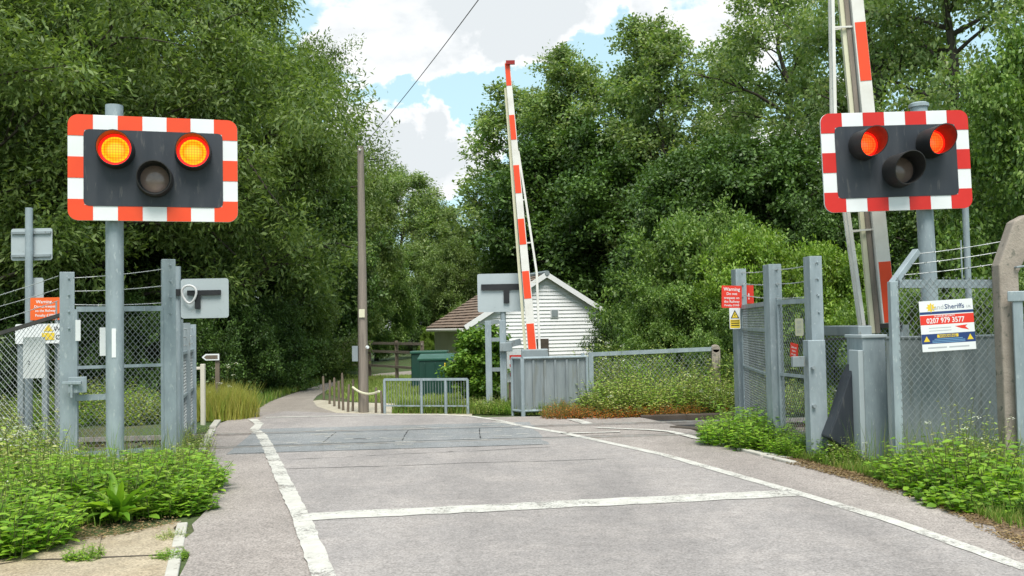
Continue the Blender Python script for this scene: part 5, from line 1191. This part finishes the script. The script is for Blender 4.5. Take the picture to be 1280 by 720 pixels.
# weeds behind the far rail, red plants before them
for i in range(34):
    px = rnd.uniform(748, 925); p = ATg(px, (13.95 + rnd.uniform(0, .35)) if i % 2 else rnd.uniform(14.3, 16.5)); clump(FINE[i % 3], p, rnd.uniform(.8, 1.15), rnd.uniform(.65, .95) if i % 2 else rnd.uniform(1.2, 1.6), 'tall pale green weed clump between far rail and chain link fence', 'weeds beyond the far rail')
for i, px in enumerate((700, 720, 742, 765, 790, 815, 840, 862, 885)):
    p = ATg(px, 13.3 + (px - 700) * .0012); p.z = -.1; me = [weed_mesh(70, .34, .3, 150, 8, .05, .016, LEAF['redleaf']), ] if i == 0 else me
    clump(me[0], p + Vector((0, .3, 0)), rnd.uniform(.8, 1.15), rnd.uniform(.65, .95), 'low red stemmed plant patch along the far side of the track', 'red plants by the track', 'red_plant', 'red plant')
for i, (px, py) in enumerate(((520, 516), (545, 516), (572, 516), (600, 516), (618, 517), (635, 517), (590, 513))):
    clump(FINE[i % 3], G(px, py) + Vector((0, .15, 0)), .6, .32 if px < 590 else .42, 'low green weed clump at the foot of the railing and the ivy', 'weeds by the railing')
for i, (px, py) in enumerate(((660, 518), (690, 518), (710, 517))): clump(FINE[i % 3], G(px, py) + Vector((0, .05, 0)), .35, .42, 'thin weed clump at the foot of the sheet metal gate', 'weeds by the sheet gate')
# right verge
g2 = 'weeds at the foot of the right gate fence'
for i, (px, py, s, sz) in enumerate([(925, 556, .85, .7), (948, 560, .8, .62), (905, 548, .6, .5), (965, 563, .6, .5), (990, 568, .5, .42), (1005, 571, .5, .5), (940, 545, .9, .6)]):
    clump(WD[i % 2], G(px, py), s, sz, 'bushy green weed clump between the crossing edge and the tall gate post', g2)
for i, (px, py, s, sz) in enumerate([(1048, 580, .5, .45), (1062, 583, .45, .35), (1100, 590, .4, .4), (1045, 560, .6, 1.1), (1060, 556, .5, .8)]):
    clump(ND[i % 3], G(px, py), s, sz, 'green weed clump around the base of the right barrier machine', 'weeds by the barrier machine')
for i, (px, py, s, sz, k) in enumerate([(1150, 600, .8, .6, 0), (1185, 610, .95, .75, 0), (1215, 616, 1, .85, 0), (1250, 622, .95, .65, 0), (1275, 628, .9, .5, 2), (1190, 622, .8, .7, 2), (1225, 632, .9, .7, 2), (1165, 612, .7, .6, 2), (1130, 600, .6, .5, 2), (1205, 606, .6, .8, 1), (1222, 604, .6, .75, 1), (1255, 640, .6, .55, 2), (1300, 640, .9, .6, 0), (1180, 590, .8, .6, 0), (1230, 590, .9, .65, 0)]):
    clump(ND[k], G(px, py), s, sz, ('leafy nettle clump in front of the right mesh panel', 'tall thin flowering weed in front of the poster panel', 'low broad leaved ground plant at the road edge below the right mesh panel')[k], ('nettles by the right mesh panel', 'tall weeds by the right mesh panel', 'broad leaved plants by the right mesh panel')[k])
for i in range(14):
    px = rnd.uniform(935, 1030); Y = rnd.uniform(10.3, 14); p = AT(px, 500, Y)
    if abs(p.y - (11.76 + .08 * p.x)) < 1.3: continue
    clump(FINE[i % 3], p, .8, rnd.uniform(.7, 1.0), 'tall pale weed clump seen through the right gate fence mesh', 'weeds behind the right gate fence')
for i in range(12):
    p = AT(rnd.uniform(-60, 250), 500, rnd.uniform(13.8, 16)); clump(FINE[i % 3], p, 1.0, rnd.uniform(.7, 1.1), 'pale weed clump beyond the track seen through the left fence', 'weeds beyond the track on the left')
# grass sheets
grass_patch('grass', 'short rough grass in the left verge', 80, PX([(-80, 690), (70, 668), (215, 645), (262, 612), (255, 575), (-80, 575)]), 9000, .13, .004, LEAF['grass'], .4)
grass_patch('grass', 'short green grass along the right verge', 81, PX([(900, 549), (960, 562), (1060, 584), (1180, 618), (1300, 660), (1330, 600), (1130, 575), (930, 535)]), 9000, .1, .004, LEAF['grass'], .4)
grass_patch('grass', 'mown green grass bank behind the wooden stakes', 82, PX([(440, 502), (585, 510), (640, 503), (560, 470), (430, 472), (408, 492)]), 20000, .09, .008, LEAF['lawn'], .0)
grass_patch('grass', 'rough grass strip at the foot of the railing and sheet gate', 83, PX([(490, 517), (735, 519), (735, 513), (500, 510)]), 7000, .17, .006, LEAF['grass'], .4)
grass_patch('grass', 'grass under the shrubs on the left of the lane', 84, PX([(225, 530), (318, 514), (345, 499), (402, 480), (440, 472), (380, 470), (225, 500)]), 9000, .16, .007, LEAF['grass'], .3)
grass_patch('grass', 'sparse grass strip along the track beyond the fence', 85, PX([(690, 511), (910, 510), (930, 500), (740, 500)]), 7000, .3, .005, LEAF['tallgrass'], .3)
grass_patch('grass', 'thin tufts of grass growing from the brown soil at the right road edge', 86, PX([(960, 566), (1060, 590), (1180, 628), (1300, 680), (1300, 660), (1180, 618), (1060, 584), (960, 562)]), 2600, .09, .004, LEAF['grass'], .9)
grass_patch('grass', 'long thin grass stems standing among the left weeds', 87, PX([(-80, 680), (70, 660), (200, 640), (240, 612), (235, 585), (-80, 585)]), 750, .52, .003, LEAF['grass'], .6, lean=.35)
grass_patch('grass', 'long thin grass stems standing among the right nettles', 88, PX([(1050, 584), (1180, 612), (1300, 640), (1330, 600), (1130, 585)]), 400, .45, .003, LEAF['grass'], .6, lean=.35)
# dead leaves and debris along the right road edge and the left apron
def litter(name, label, seed, poly, n, s):
    p = scatter(seed, poly, n, .5); rng = np.random.default_rng(seed); P = np.concatenate([p, np.full((n, 1), .008) + rng.random((n, 1)) * .012], 1)
    V, Fa = rhomb(P, unit(rng.normal(size=(n, 3)) * np.array([1, 1, .15])), unit(rng.normal(size=(n, 3)) * .4 + np.array([0, 0, 1])), s * rng.uniform(.4, 1.2, n), s * .5 * rng.uniform(.4, 1.2, n))
    V[:, 2] = np.maximum(V[:, 2], .0045); o = bpy.data.objects.new(name, np_mesh(name, V, Fa, [MT['straw']])); COL.objects.link(o); tag(o, label, 'debris', None, 'stuff')
litter('leaf_litter', 'brown dead leaves and soil debris along the right road edge', 90, PX([(925, 560), (1060, 584), (1180, 616), (1310, 660), (1310, 705), (1180, 640), (1060, 600), (960, 574)]), 9000, .026)
litter('leaf_litter', 'dry plant litter under the left weeds on the sandy paving', 91, PX([(-60, 715), (60, 682), (150, 672), (225, 655), (225, 640), (100, 655), (-60, 690)]), 2500, .025)
